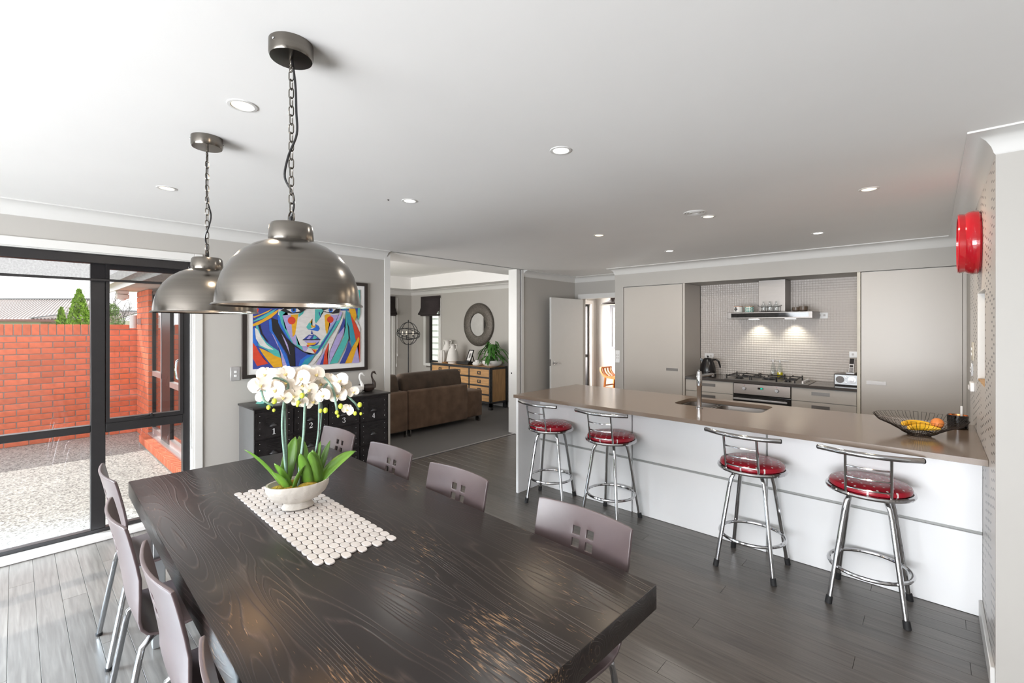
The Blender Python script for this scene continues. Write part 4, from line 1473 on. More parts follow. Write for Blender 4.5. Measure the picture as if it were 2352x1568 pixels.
# bottles of oil and the rail they stand under
for i, (x, lab, fill) in enumerate(((-1.452, 'clear glass cruet behind the hob, almost empty', 0), (-1.378, 'clear glass cruet half full of yellow oil behind the hob', 1))):
    t = thing('oil_cruet', lab, 'cruet', (x, 6.3635, CT))
    B().lathe([(0.032, 0), (0.034, 0.004), (0.033, 0.07), (0.024, 0.14), (0.012, 0.18), (0.010, 0.20)], (0, 0, 0), 18, capt=False).obj('body', 'thin', t)
    if fill:
        B().lathe([(0.0305, 0.004), (0.0318, 0.008), (0.0308, 0.08), (0.0001, 0.08)], (0, 0, 0), 18).obj('oil', 'oil', t)
    B().cyl((0, 0, 0.2), (0, 0, 0.235), 0.008, 0.006, 10).obj('stopper', 'silver', t)
b = B().tube([(-0.09, 0, 0), (0.11, 0, 0)], 0.004, 8)
b.cyl((-0.08, 0, 0), (-0.08, 0.028, 0), 0.004).cyl((0.10, 0, 0), (0.10, 0.028, 0), 0.004)
tag(b.obj('utensil_rail', 'silver', loc=(-1.40, 6.372, 1.150)), 'thin metal rail on the splashback above the cruets', 'rail')

# radio and phone
ra = thing('table_radio', 'small dark wooden radio with silver front on the dark benchtop', 'radio', (-0.687, 6.14, CT))
B().box(-0.108, 0.108, -0.06, 0.09, 0.006, 0.125, bev=0.004).obj('case', 'darkwood', ra)
B().box(-0.1, 0.1, -0.063, -0.060, 0.014, 0.116).obj('front_panel', 'radio', ra, smooth=0)
B().lathe([(0.0001, -0.065), (0.037, -0.065), (0.039, -0.062), (0.039, -0.060)], (-0.053, 0, 0.066), 24, axis='y').obj('speaker', 'mesh', ra)
B().lathe([(0.038, -0.060), (0.036, -0.066), (0.020, -0.067), (0.019, -0.085), (0.0001, -0.087)], (0.052, 0, 0.066), 24, axis='y').obj('tuning_dial', 'silver', ra)
for z in (0.094, 0.038):
    B().lathe([(0.010, -0.060), (0.009, -0.075), (0.0001, -0.076)], (0.0, 0, z), 12, axis='y').obj('knob', 'silver', ra)
B().box(-0.1, 0.1, -0.05, 0.08, 0.0, 0.006).obj('foot', 'rubber', ra, smooth=0)
ph = thing('cordless_phone', 'silver and black cordless phone in its cradle on the radio', 'phone', (-0.645, 6.15, CT + 0.125), rz=-0.15)
B().box(-0.045, 0.04, -0.045, 0.05, 0.0, 0.022, bev=0.006).obj('cradle', 'silver', ph)
b = B().obox((0.0, 0.012, 0.09), (1, 0, 0), (0, 1, -0.28), (0, 0.28, 1), 0.023, 0.011, 0.078)
b.obj('handset', 'silver', ph)
B().obox((0.0, 0.0145, 0.137), (1, 0, 0), (0, 1, -0.28), (0, 0.28, 1), 0.019, 0.0118, 0.030).obox((0.0, -0.001, 0.085), (1, 0, 0), (0, 1, -0.28), (0, 0.28, 1), 0.014, 0.0118, 0.010).obj('screen', 'black', ph)
b = B()
for i in range(4):
    for j in range(3):
        c = Vector((-0.012 + 0.012 * j, -0.006 + 0.0045 * -i, 0.064 - 0.0125 * i))
        b.obox(c, (1, 0, 0), (0, 1, -0.28), (0, 0.28, 1), 0.004, 0.0115, 0.003)
b.obj('key', 'mesh', ph, smooth=0)

# power outlets
def outlet(name, label, loc, w, h, axis='y', m='white', rk=2, cat='socket'):
    t = thing(name, label, cat, loc)
    if axis == 'y':
        B().box(-w / 2, w / 2, -0.009, 0, -h / 2, h / 2, bev=0.003).obj('plate', m, t)
        for i in range(rk):
            x = (i - (rk - 1) / 2) * w * 0.42
            B().box(x - w * 0.09, x + w * 0.09, -0.013, -0.009, -h * 0.12, h * 0.22, bev=0.001).obj('rocker', 'mesh_grey', t)
    elif axis == 'x':
        B().box(0, 0.009, -w / 2, w / 2, -h / 2, h / 2, bev=0.003).obj('plate', m, t)
        for i in range(rk):
            z = (i - (rk - 1) / 2) * h * 0.28
            B().box(0.009, 0.013, -w * 0.14, w * 0.14, z - h * 0.08, z + h * 0.08, bev=0.001).obj('rocker', 'white', t)
    else:
        B().box(-0.009, 0, -w / 2, w / 2, -h / 2, h / 2, bev=0.003).obj('plate', m, t)
        for i in range(rk):
            z = (i - (rk - 1) / 2) * h * 0.28
            B().box(-0.013, -0.009, -w * 0.14, w * 0.14, z - h * 0.08, z + h * 0.08, bev=0.001).obj('rocker', 'white', t)
    return t
outlet('power_outlet', 'white double power outlet behind the kettle', (-2.235, 6.4, 1.168), 0.115, 0.07)
outlet('power_outlet', 'white double power outlet above the phone', (-0.635, 6.4, 1.25), 0.115, 0.072)
outlet('power_outlet', 'white double power outlet on the splashback right of the hood', (-0.95, 6.4, 1.695), 0.115, 0.07)
t = thing('light_switch', 'white four-button light switch on the wall end left of the pantry', 'switch', (-3.325, 5.86, 1.137))
B().box(-0.036, 0.036, -0.009, 0, -0.088, 0.088, bev=0.003).obj('plate', 'white', t)
for dx in (-0.013, 0.013):
    for dz in (-0.02, 0.02):
        B().box(dx - 0.008, dx + 0.008, -0.012, -0.009, dz - 0.009, dz + 0.009, bev=0.001).obj('rocker', 'mesh_grey', t)
outlet('light_switch', 'silver two-rocker light switch between the window and the portrait', (-4.48, 1.301, 1.155), 0.074, 0.122, 'x', 'silver')
outlet('thermostat', 'cream wall control panel on the right kitchen wall', (0.2, 4.25, 1.405), 0.12, 0.12, 'xn', 'edge', cat='control panel')
outlet('light_switch', 'silver narrow switch plate below the cream control panel', (0.2, 4.36, 1.28), 0.06, 0.085, 'xn', 'silver', cat='switch')
tw = thing('remote_holder', 'small white holder on the perforated wall below the switches', 'holder', (0.2, 4.20, 1.18))
B().box(-0.022, 0.0, -0.05, 0.05, -0.03, 0.03, bev=0.004).obj('body', 'white', tw)
B().box(-0.03, -0.022, -0.03, 0.03, -0.02, 0.01, bev=0.003).obj('clip', 'mesh_grey', tw)

# red wall clock seen edge-on
rc = thing('wall_clock', 'deep round glossy red clock case on the perforated wall', 'clock', (0.2, 3.69, 2.045), rz=0)
B().lathe([(0.0001, -0.001), (0.168, -0.001), (0.178, -0.010), (0.180, -0.030), (0.176, -0.050), (0.166, -0.064), (0.168, -0.075), (0.170, -0.088), (0.166, -0.094), (0.150, -0.094), (0.146, -0.075), (0.0001, -0.072)], (0, 0, 0), 48, axis='x').obj('case', 'red', rc)
B().lathe([(0.0001, -0.0735), (0.144, -0.0735), (0.144, -0.0725), (0.0001, -0.0725)], (0, 0, 0), 40, axis='x').obj('dial', 'mount', rc)
b = B().bar((-0.077, 0, 0), (-0.077, 0.05, 0.07), 0.006, 0.002, up=(1, 0, 0)).bar((-0.079, 0, 0), (-0.079, -0.06, 0.03), 0.008, 0.002, up=(1, 0, 0))
b.obj('clock_hand', 'black', rc, smooth=0)

# wire bowl, fruit, smoked glass cup
wbw = thing('wire_bowl', 'wide black wire fruit bowl on the right end of the island', 'bowl', (-0.058, 3.625, CT))
b = B()
nW = 34
for i in range(nW):
    a = 2 * PI * i / nW
    da = 2 * PI / nW * 0.30
    for s_ in (-1, 1):
        pts = []
        for r, z in ((0.075, 0.022), (0.085, 0.016), (0.105, 0.030), (0.16, 0.060), (0.22, 0.085)):
            aa = a + s_ * da * (0.5 + 0.5 * r / 0.22)
            pts.append((r * math.cos(aa), r * math.sin(aa), z))
        b.tube(pts, 0.0013, 4)
    a0, a1 = a - da, a + da
    b.tube([(0.22 * math.cos(a0), 0.22 * math.sin(a0), 0.085), (0.245 * math.cos(a0), 0.245 * math.sin(a0), 0.115), (0.247 * math.cos(a1), 0.247 * math.sin(a1), 0.115), (0.22 * math.cos(a1), 0.22 * math.sin(a1), 0.085)], 0.0013, 4)
b.obj('spoke_wires', 'wirec', wbw)
b = B()
for r, z in ((0.075, 0.022), (0.085, 0.016), (0.12, 0.039)):
    b.tube([(r * math.cos(2 * PI * k / 40), r * math.sin(2 * PI * k / 40), z) for k in range(40)], 0.0018, 5, closed=True)
b.obj('ring_wire', 'wirec', wbw)
b = B()
for r, z in ((0.060, 0.002), (0.066, 0.010)):
    b.tube([(r * math.cos(2 * PI * k / 32), r * math.sin(2 * PI * k / 32), z) for k in range(32)], 0.002, 5, closed=True)
for i in range(48):
    a = 2 * PI * i / 48
    b.tube([(0.060 * math.cos(a), 0.060 * math.sin(a), 0.002), (0.078 * math.cos(a), 0.078 * math.sin(a), 0.020)], 0.0011, 4)
b.obj('foot_ring', 'wirec', wbw)
wbw.scale = (0.87, 0.87, 0.95)
def banana(label, rz, dx, dy, dz):
    t = thing('banana', label, 'banana', (-0.058 + dx, 3.625 + dy, CT + dz), rz, group='bananas in the wire bowl')
    pts = [(0.10 * math.cos(rad(a)) , 0.10 * math.sin(rad(a)) - 0.075, 0.0) for a in range(30, 151, 15)]
    b = B().tube(pts, [0.005, 0.012, 0.016, 0.0175, 0.018, 0.0175, 0.016, 0.012, 0.005], 7)
    b.obj('peel', 'banana', t)
    B().tube([pts[0], (pts[0][0] + 0.012, pts[0][1] - 0.012, 0.0)], 0.004, 6).obj('stalk', 'mocha', t)
banana('ripe yellow banana lying foremost in the wire bowl', 0.65, 0.012, -0.012, 0.046)
banana('ripe yellow banana behind another one in the wire bowl', 0.75, -0.022, 0.032, 0.060)
tag(B().sph((0, 0, 0), 0.031, 10).obj('peach', 'peach', loc=(0.022, 3.700, CT + 0.070)), 'orange fruit beside the bananas in the wire bowl', 'fruit')
cu = thing('smoked_tumbler', 'smoked glass tumbler behind the wire bowl', 'tumbler', (0.118, 4.035, CT))
B().lathe([(0.046, 0), (0.050, 0.003), (0.052, 0.085), (0.049, 0.085), (0.046, 0.006), (0.0001, 0.006)], (0, 0, 0), 28, capt=False).obj('glass_body', 'smoke', cu)
B().lathe([(0.0485, 0.084), (0.0455, 0.055), (0.044, 0.0075), (0.0001, 0.0075)], (0, 0, 0), 24, capb=False, capt=False).obj('copper_lining', 'copper', cu)
tag(B().box(-0.005, 0.005, -0.002, 0.002, 0, 0.13).obj('wooden_stick', 'ceramic', loc=(0.135, 4.04, CT + 0.012), smooth=0), 'pale flat stick standing in the smoked tumbler', 'stick')

# ------------------------------------------------------------------ bar stools
def make_stool(label):
    t = thing('bar_stool', label, 'stool', group='chrome bar stools along the island')
    cu = B().lathe([(0.0001, 0.652), (0.180, 0.652), (0.190, 0.660), (0.192, 0.672), (0.186, 0.684), (0.165, 0.693), (0.10, 0.698), (0.0001, 0.700)], (0, 0, 0), 40, capb=False, capt=False).obj('seat_cushion', 'dots', t)
    pts = [(0.196 * math.cos(2 * PI * k / 44), 0.196 * math.sin(2 * PI * k / 44), 0.645) for k in range(44)]
    B().tube(pts, 0.0125, 8, closed=True).lathe([(0.0001, 0.636), (0.19, 0.636), (0.19, 0.651), (0.0001, 0.651)], (0, 0, 0), 30, capb=False, capt=False).obj('seat_rim', 'chrome', t)
    B().lathe([(0.07, 0.612), (0.07, 0.634), (0.0001, 0.634)], (0, 0, 0), 20).obj('swivel_plate', 'chromed', t)
    for k in range(4):
        a = rad(45 + 90 * k)
        c, s_ = math.cos(a), math.sin(a)
        prof = [(0.05, 0.622), (0.09, 0.620), (0.118, 0.606), (0.136, 0.575), (0.150, 0.52), (0.235, 0.028)]
        lg = B().tube([(r * c, r * s_, z) for r, z in prof], 0.0127, 9).obj('leg', 'chrome', t)
        B().cyl((0.2335 * c, 0.2335 * s_, 0.04), (0.241 * c, 0.241 * s_, 0.0), 0.0165, 0.0175, 10).obj('rubber_foot', 'rubber', lg)
    rr = 0.191
    B().tube([(rr * math.cos(2 * PI * k / 44), rr * math.sin(2 * PI * k / 44), 0.205) for k in range(44)], 0.0105, 8, closed=True).obj('foot_ring', 'chrome', t)
    # ladder back on the -y side
    bk = B()
    def up(x, h):      # post curve
        return (x, -0.168 - 0.045 * h, 0.645 + 0.235 * h)
    for x in (-0.098, 0.098):
        bk.tube([up(x, h / 6) for h in range(7)], 0.0075, 8)
    bk.obj('back_posts', 'chrome', t)
    for h in (0.17, 0.43, 0.69):
        y0, z0 = up(0, h)[1:]
        B().tube([(-0.098 + 0.0196 * k, y0 - 0.022 * math.sin(PI * k / 10), z0) for k in range(11)], 0.0048, 6).obj('back_rung', 'chrome', t)
    y0, z0 = up(0, 1.0)[1:]
    pts = []
    for k in range(17):
        u = -1 + k / 8
        pts.append((0.222 * u, y0 - 0.03 + 0.060 * u * u, z0 + 0.004))
    tr = B().tube(pts, 0.0145, 10).obj('top_rail', 'chrome', t)
    for e, f in ((pts[0], pts[1]), (pts[-1], pts[-2])):
        e, f = Vector(e), Vector(f)
        d = (e - f).normalized()
        B().cyl(e, e + d * 0.006, 0.0152, 0.013, 10).obj('end_cap', 'rubber', tr)
    return t
labs = ['chrome stool with red dotted seat standing first at the far left end of the island',
        'chrome stool with red dotted seat standing second from the left end of the island',
        'chrome stool with red dotted seat standing third from the left end of the island',
        'chrome stool with red dotted seat nearest the perforated wall']
spots = [(-2.555, 3.30, -4, 22), (-1.945, 3.315, 5, -8), (-0.875, 3.285, -4, 3), (-0.265, 3.30, 3, -3)]
st0 = make_stool(labs[0])
for i, (x, y, a, al) in enumerate(spots):
    s_ = st0 if i == 0 else copy_tree(st0)
    s_.location = (x, y, 0)
    s_.rotation_euler = (0, 0, rad(a))
    s_['label'] = labs[i]
    for ch in s_.children:      # swivel: the leg frame turns under the seat
        if ch.name.startswith(('leg', 'foot_ring')):
            ch.rotation_euler = (0, 0, rad(al))
ART = [
('DB',[(0,1000),(1000,1000),(1000,719),(0,685)]),
('W',[(242,693),(290,897),(427,1000),(631,1000),(772,890),(797,712)]),
('T',[(0,997),(211,1000),(109,848),(0,756)]),
('Y',[(0,756),(109,848),(221,1000),(285,1000),(159,808),(0,685)]),
('T',[(661,1000),(785,1000),(875,731),(810,729)]),
('R',[(785,1000),(875,1000),(915,816),(875,731)]),
('DB',[(0,714),(242,723),(211,559),(274,410),(350,272),(427,192),(484,150),(393,0),(0,0)]),
('R',[(0,307),(19,286),(49,199),(88,116),(126,56),(34,34),(0,129)]),
('Y',[(49,248),(88,225),(170,162),(242,106),(245,9),(170,4),(129,77),(83,167)]),
('T',[(24,507),(39,514),(59,413),(109,311),(170,243),(211,204),(237,114),(179,146),(109,224),(45,271)]),
('W',[(15,485),(39,464),(69,370),(113,282),(170,221),(124,230),(59,277),(24,357)]),
('B',[(0,472),(15,485),(19,379),(45,277),(19,272),(0,315)]),
('Y',[(0,528),(83,587),(159,661),(221,715),(195,661),(149,603),(49,522),(0,499)]),
('T',[(0,563),(74,622),(159,690),(195,714),(159,661),(83,593),(10,557)]),
('Y',[(0,613),(59,643),(159,712),(124,671),(10,600)]),
('R',[(19,658),(34,707),(49,708),(39,658)]),
('K',[(45,514),(59,522),(78,413),(129,310),(109,325),(64,413)]),
('L',[(139,456),(159,426),(201,308),(258,201),(306,10),(247,9),(227,188),(179,339)]),
('B',[(129,573),(149,587),(159,448),(221,293),(285,125),(311,10),(285,13),(242,173),(170,390),(134,448)]),
('K',[(149,603),(211,574),(221,499),(274,365),(350,265),(358,5),(311,9),(285,156),(221,307),(159,448)]),
('L',[(234,418),(264,350),(290,275),(311,146),(274,276)]),
('W',[(211,707),(785,728),(754,613),(661,404),(618,277),(542,156),(484,150),(427,192),(350,272),(274,410),(221,544),(205,633)]),
('B',[(201,647),(216,633),(242,529),(274,441),(333,288),(285,365),(232,471),(208,544)]),
('T',[(211,677),(242,693),(285,694),(242,634),(264,485),(328,363),(333,281),(274,425),(232,544)]),
('L',[(242,634),(317,643),(328,499),(338,387),(360,401),(383,264),(416,216),(338,288),(285,447)]),
('Y',[(317,643),(383,652),(355,401),(333,363),(325,499)]),
('T',[(360,401),(383,271),(427,246),(433,192),(350,272),(336,288),(371,264)]),
('T',[(383,652),(444,715),(427,661),(388,614)]),
('L',[(416,255),(461,252),(473,229),(450,176),(427,200)]),
('R',[(359,574),(357,557),(350,542),(341,531),(329,525),(318,525),(306,531),(297,541),(291,556),(289,573),(291,588),(297,604),(306,614),(318,621),(329,621),(341,614),(350,604),(357,590)]),
('Y',[(631,643),(655,663),(692,652),(685,515),(655,388),(640,460)]),
('L',[(692,652),(772,654),(734,548),(661,420),(685,515)]),
('R',[(722,590),(720,575),(714,562),(705,552),(694,546),(682,546),(672,552),(663,561),(657,574),(655,590),(657,604),(663,617),(672,626),(682,631),(694,633),(705,627),(714,618),(720,605)]),
('T',[(539,719),(631,722),(601,673),(595,626),(547,539),(536,570)]),
('DB',[(571,689),(583,689),(596,618),(589,618)]),
('T',[(513,601),(501,546),(513,484),(473,461),(455,492),(478,539)]),
('Y',[(513,601),(501,546),(486,545)]),
('Y',[(498,519),(530,503),(545,535),(539,484),(504,488)]),
('B',[(542,531),(571,507),(583,468),(565,437),(518,452),(467,459),(518,472),(542,492)]),
('DB',[(507,452),(519,399),(498,403)]),
('DB',[(422,331),(461,376),(484,397),(507,387),(524,399),(547,382),(589,329),(507,324)]),
('L',[(458,341),(484,383),(507,375),(484,337)]),
('T',[(513,336),(530,387),(559,358),(542,339)]),
('K',[(422,336),(589,335),(589,324),(422,327)]),
('L',[(433,323),(583,322),(559,288),(461,284)]),
('Y',[(461,292),(518,289),(547,295),(536,265),(473,260)]),
('DB',[(484,259),(530,265),(577,303),(559,264),(518,246)]),
('R',[(455,268),(489,255),(467,237)]),
('T',[(473,237),(583,263),(571,216),(530,210),(489,227)]),
('R',[(501,220),(547,178),(536,154),(518,188)]),
('Y',[(518,214),(553,201),(547,170)]),
('DB',[(358,258),(427,184),(484,146),(536,148),(399,10),(358,5)]),
('B',[(383,4),(399,80),(461,137),(536,144),(461,90),(410,9)]),
('TB',[(405,3),(444,84),(536,144),(518,94),(461,5)]),
('K',[(317,303),(350,265),(427,188),(484,150),(539,150),(539,141),(484,141),(422,180),(344,256)]),
('T',[(772,630),(810,680),(785,565),(679,356),(618,222),(530,93),(601,302)]),
('DB',[(779,646),(760,605),(692,459),(601,278),(536,148),(559,146),(637,308),(722,492)]),
('W',[(484,12),(530,101),(612,222),(601,152),(530,24)]),
('L',[(547,13),(618,166),(637,221),(612,103),(583,7)]),
('DB',[(583,7),(631,166),(642,133),(615,7)]),
('W',[(824,664),(810,565),(734,354),(679,179),(667,12),(661,180),(673,276),(747,467)]),
('R',[(667,284),(673,268),(655,140),(661,4),(615,7),(631,166)]),
('L',[(829,492),(843,467),(772,255),(722,128),(679,10),(667,5),(685,179),(754,378)]),
('DB',[(824,614),(843,565),(824,484),(760,386),(785,467)]),
('L',[(792,703),(810,680),(772,580),(747,573)]),
('T',[(843,697),(888,566),(882,358),(824,179),(760,17),(679,5),(747,167),(824,359),(843,484)]),
('TB',[(843,729),(894,665),(954,298),(908,217),(888,367),(856,566)]),
('K',[(856,574),(882,482),(888,350),(875,235),(856,170),(875,335),(868,482)]),
('DB',[(875,310),(908,208),(836,3),(779,3),(843,170)]),
('R',[(894,665),(941,566),(1000,414),(1000,0),(987,103),(975,247),(987,357),(954,307)]),
('Y',[(982,357),(994,323),(908,5),(836,0),(908,200)]),
('L',[(968,222),(991,0),(908,3)]),
('Y',[(875,740),(948,742),(961,651),(941,566),(901,650)]),
('W',[(941,583),(968,566),(1000,482),(1000,414)]),
('T',[(927,1000),(1000,1000),(1000,668),(975,567),(968,735)]),
('DB',[(915,957),(941,992),(975,752),(968,617),(948,733)]),
('K',[(221,693),(264,724),(317,733),(399,729),(450,715),(399,668),(317,658),(264,672)]),
('W',[(274,708),(371,724),(399,690),(328,669)]),
('B',[(361,701),(360,690),(357,680),(350,673),(343,669),(334,669),(328,672),(321,680),(317,689),(316,699),(317,710),(321,720),(328,727),(334,731),(343,732),(350,728),(357,722),(360,711)]),
('K',[(350,703),(349,698),(347,693),(344,689),(340,688),(336,688),(333,689),(330,693),(328,697),(328,702),(328,707),(330,711),(333,715),(336,718),(340,718),(344,715),(347,712),(349,708)]),
('K',[(589,736),(785,744),(772,678),(710,667),(631,686)]),
('W',[(612,706),(673,732),(741,731),(710,689),(655,688)]),
('B',[(710,712),(709,703),(705,694),(700,688),(692,684),(684,684),(677,686),(672,693),(668,702),(667,711),(668,722),(672,731),(677,737),(684,741),(692,741),(700,737),(705,732),(709,723)]),
('K',[(699,715),(699,710),(697,706),(694,703),(690,701),(687,701),(683,703),(680,706),(678,710),(678,714),(678,719),(680,723),(683,727),(687,728),(690,728),(694,727),(697,724),(699,720)])]

# ================================================================== DINING
TZ = 0.76
TR = rad(-1.55)
TC = Vector((-1.865, 0.883, 0))
tb = thing('dining_table', 'long black-stained wooden dining table worn through in pale streaks', 'table', TC, TR)
B().box(-1.215, 1.215, -0.515, 0.515, TZ - 0.078, TZ, bev=0.004, seg=2).obj('tabletop', 'table', tb)
for sx in (-1, 1):
    for sy in (-1, 1):
        B().box(sx * 0.93 - 0.025, sx * 0.93 + 0.025, sy * 0.43 - 0.025, sy * 0.43 + 0.025, 0.0, TZ - 0.078, bev=0.003).obj('leg', 'greymetal', tb)
B().box(-0.93, 0.93, -0.455, -0.405, TZ - 0.13, TZ - 0.078).box(-0.93, 0.93, 0.405, 0.455, TZ - 0.13, TZ - 0.078).obj('under_frame', 'greymetal', tb, smooth=0)

# bent-plywood chairs
def make_chair(label):
    t = thing('dining_chair', label, 'chair', group='stained plywood chairs around the table')
    prof = [(0.215, 0.425), (0.20, 0.443), (0.16, 0.452), (0.09, 0.452), (0.01, 0.446), (-0.06, 0.441), (-0.10, 0.443), (-0.132, 0.455), (-0.152, 0.478), (-0.163, 0.51), (-0.169, 0.55), (-0.176, 0.60), (-0.186, 0.665), (-0.193, 0.705), (-0.1955, 0.721), (-0.2015, 0.750), (-0.2045, 0.766), (-0.2105, 0.795), (-0.2155, 0.818), (-0.222, 0.846), (-0.2255, 0.858), (-0.227, 0.866)]
    cols = [-1.0, -0.985, -0.93, -0.8, -0.62, -0.42, -0.30, -0.225, -0.145, -0.068, 0.0, 0.068, 0.145, 0.225, 0.30, 0.42, 0.62, 0.8, 0.93, 0.985, 1.0]
    hz = [(14, 15), (16, 17)]           # rows between profile points 14-15 and 16-17 are the holes
    b = B()
    V = []
    for i, (y, z) in enumerate(prof):
        w = min(1.0, max(0.0, (z - 0.46) / 0.2)) if i > 6 else 0.0
        hw = 0.195 + 0.02 * min(1.0, max(0.0, (z - 0.45) / 0.3))
        if i == 0:
            hw -= 0.012
        row = []
        for c in cols:
            hh = hw
            zz = z
            if i == len(prof) - 1 and abs(c) > 0.97:
                zz -= 0.003
            bow = 0.031 * w * c * c
            row.append(b.bm.verts.new((hh * c, y + bow, zz - (0.012 * (1 - c * c) if i <= 6 else 0.0) * (0 if i > 6 else 1))))
        V.append(row)
    holes = set()
    for r in (14, 16):
        for c0 in (7, 11):
            for c in (c0, c0 + 1):
                holes.add((r, c))
    for i in range(len(prof) - 1):
        for j in range(len(cols) - 1):
            if (i, j) in holes:
                continue
            b._f([V[i][j], V[i + 1][j], V[i + 1][j + 1], V[i][j + 1]])
    # round the hole corners a little
    sh = b.obj('seat_shell', 'ply', t, smooth=60)
    m = sh.modifiers.new('thickness', 'SOLIDIFY')
    m.thickness = 0.011
    m.offset = 0.0
    bv = sh.modifiers.new('soft_edge', 'BEVEL')
    bv.width = 0.003
    bv.segments = 2
    bv.limit_method = 'ANGLE'
    bv.angle_limit = rad(60)
    for sx in (-1, 1):
        B().tube([(sx * 0.06, -0.02, 0.425), (sx * 0.11, -0.06, 0.425), (sx * 0.150, -0.115, 0.420), (sx * 0.162, -0.145, 0.395), (sx * 0.166, -0.155, 0.35), (sx * 0.175, -0.215, 0.008)], 0.0115, 9).obj('leg', 'chromed', t)
        B().tube([(sx * 0.06, 0.02, 0.425), (sx * 0.12, 0.09, 0.425), (sx * 0.165, 0.15, 0.420), (sx * 0.178, 0.172, 0.395), (sx * 0.181, 0.178, 0.35), (sx * 0.19, 0.215, 0.008)], 0.0115, 9).obj('leg', 'chromed', t)
        for yy, xx in ((-0.215, 0.175), (0.215, 0.19)):
            B().cyl((sx * xx, yy, 0.012), (sx * xx, yy, 0.0), 0.014, 0.014, 10).obj('foot_cap', 'rubber', t)
    B().box(-0.07, 0.07, -0.05, 0.05, 0.424, 0.434).obj('mount_plate', 'chromed', t, smooth=0)
    return t
cspots = [(-2.945, 0.505, 0, 'plywood chair on the window side of the table, farthest from the camera'),
          (-2.285, 0.462, -1, 'plywood chair on the window side of the table, second from the far end'),
          (-1.700, 0.484, -1, 'plywood chair on the window side of the table, third from the far end'),
          (-1.010, 0.482, -1, 'plywood chair on the window side cut off by the bottom of the picture'),
          (-2.965, 1.292, 180, 'plywood chair on the kitchen side of the table in front of the black lockers'),
          (-2.318, 1.282, 180, 'plywood chair on the kitchen side of the table, second from the lockers'),
          (-1.708, 1.268, 180, 'plywood chair on the kitchen side of the table, third from the lockers'),
          (-0.990, 1.268, 178, 'plywood chair on the kitchen side nearest the near right table corner')]
ch0 = None
for x, y, a, lab in cspots:
    if ch0 is None:
        ch0 = make_chair(lab)
        c = ch0
    else:
        c = copy_tree(ch0)
    c.location = (x, y, 0)
    c.rotation_euler = (0, 0, rad(a))
    c['label'] = lab

# pebble mat
pm = thing('pebble_mat', 'rectangular mat of white oval pebbles under the orchid bowl', 'mat', (-1.995, 0.848, TZ), rad(-1.5))
hx, hy = 0.475, 0.150
me_full = None
def peb_mesh(hw, l0, l1):
    """oval pebble, long along y from l0 to l1, half width hw along x"""
    n = 14
    c = (l0 + l1) / 2
    hl = (l1 - l0) / 2
    def ring(s_, z):
        out = []
        for k in range(n):
            a = 2 * PI * k / n
            ca, sa = math.cos(a), math.sin(a)
            out.append((math.copysign(abs(ca) ** 0.72, ca) * hw * s_, c + math.copysign(abs(sa) ** 0.72, sa) * hl * s_, z))
        return out
    b = B()
    rs = [[b.bm.verts.new(p) for p in ring(s_, z)] for s_, z in ((0.97, 0.0), (1.0, 0.002), (0.985, 0.0046), (0.93, 0.0058))]
    for p, q in zip(rs, rs[1:]):
        for k in range(n):
            b._f([p[k], p[(k + 1) % n], q[(k + 1) % n], q[k]])
    b._f(rs[-1])
    return b.mesh('pebble', 'pebble', smooth=28)
pw, plen = 0.0475, 0.0310      # pitch along x / along y
pebx = peb_mesh(pw / 2 * 0.97, -plen / 2 * 0.96, plen / 2 * 0.96)
ny = int(2 * hy / plen)
nx = int(2 * hx / pw)
cnt = 0
for j in range(ny + 1):
    yy = -hy + plen / 2 + j * (2 * hy - plen) / ny
    for i in range(nx + 1):
        xx = -hx + pw / 2 + i * pw + (pw / 2 if j % 2 else 0)
        if xx > hx:
            continue
        p = link('pebble', pebx, pm, (xx, yy, 0.0012))
        p.rotation_euler = (0, 0, R_.uniform(-0.05, 0.05))
        cnt += 1
B().box(-hx + 0.01, hx - 0.01, -hy + 0.01, hy - 0.01, 0.0004, 0.0018).obj('backing_net', 'stake', pm, smooth=0)

# orchid in a stone bowl, long axis across the table
OB = Vector((-2.068, 0.848, TZ + 0.012))
OA = math.atan2(0.968, 0.25)
orc = thing('potted_orchid', 'white orchid arrangement in an oval stone bowl on the pebble mat', 'plant', OB, OA)
b = B()
b.lathe([(0.060, 0.0), (0.062, 0.006), (0.053, 0.020), (0.050, 0.026), (0.082, 0.040), (0.107, 0.062), (0.118, 0.086), (0.121, 0.106), (0.118, 0.111), (0.110, 0.110), (0.104, 0.098), (0.085, 0.075), (0.0001, 0.065)], (0, 0, 0), 40, sx=1.08, sy=0.72, capt=False)
b.obj('bowl', 'stone', orc)
B().lathe([(0.103, 0.088), (0.08, 0.094), (0.0001, 0.097)], (0, 0, 0), 24, sx=1.05, sy=0.68, capb=False, capt=False).obj('soil', 'soil', orc)
for x, y, r in ((-0.075, -0.012, 0.032), (-0.035, -0.035, 0.026), (0.035, -0.045, 0.038), (-0.02, 0.04, 0.03), (0.06, 0.03, 0.03)):
    B().sph((x, y, 0.093), r, 8, (1.25, 0.8, 0.55)).obj('moss', 'moss', orc)
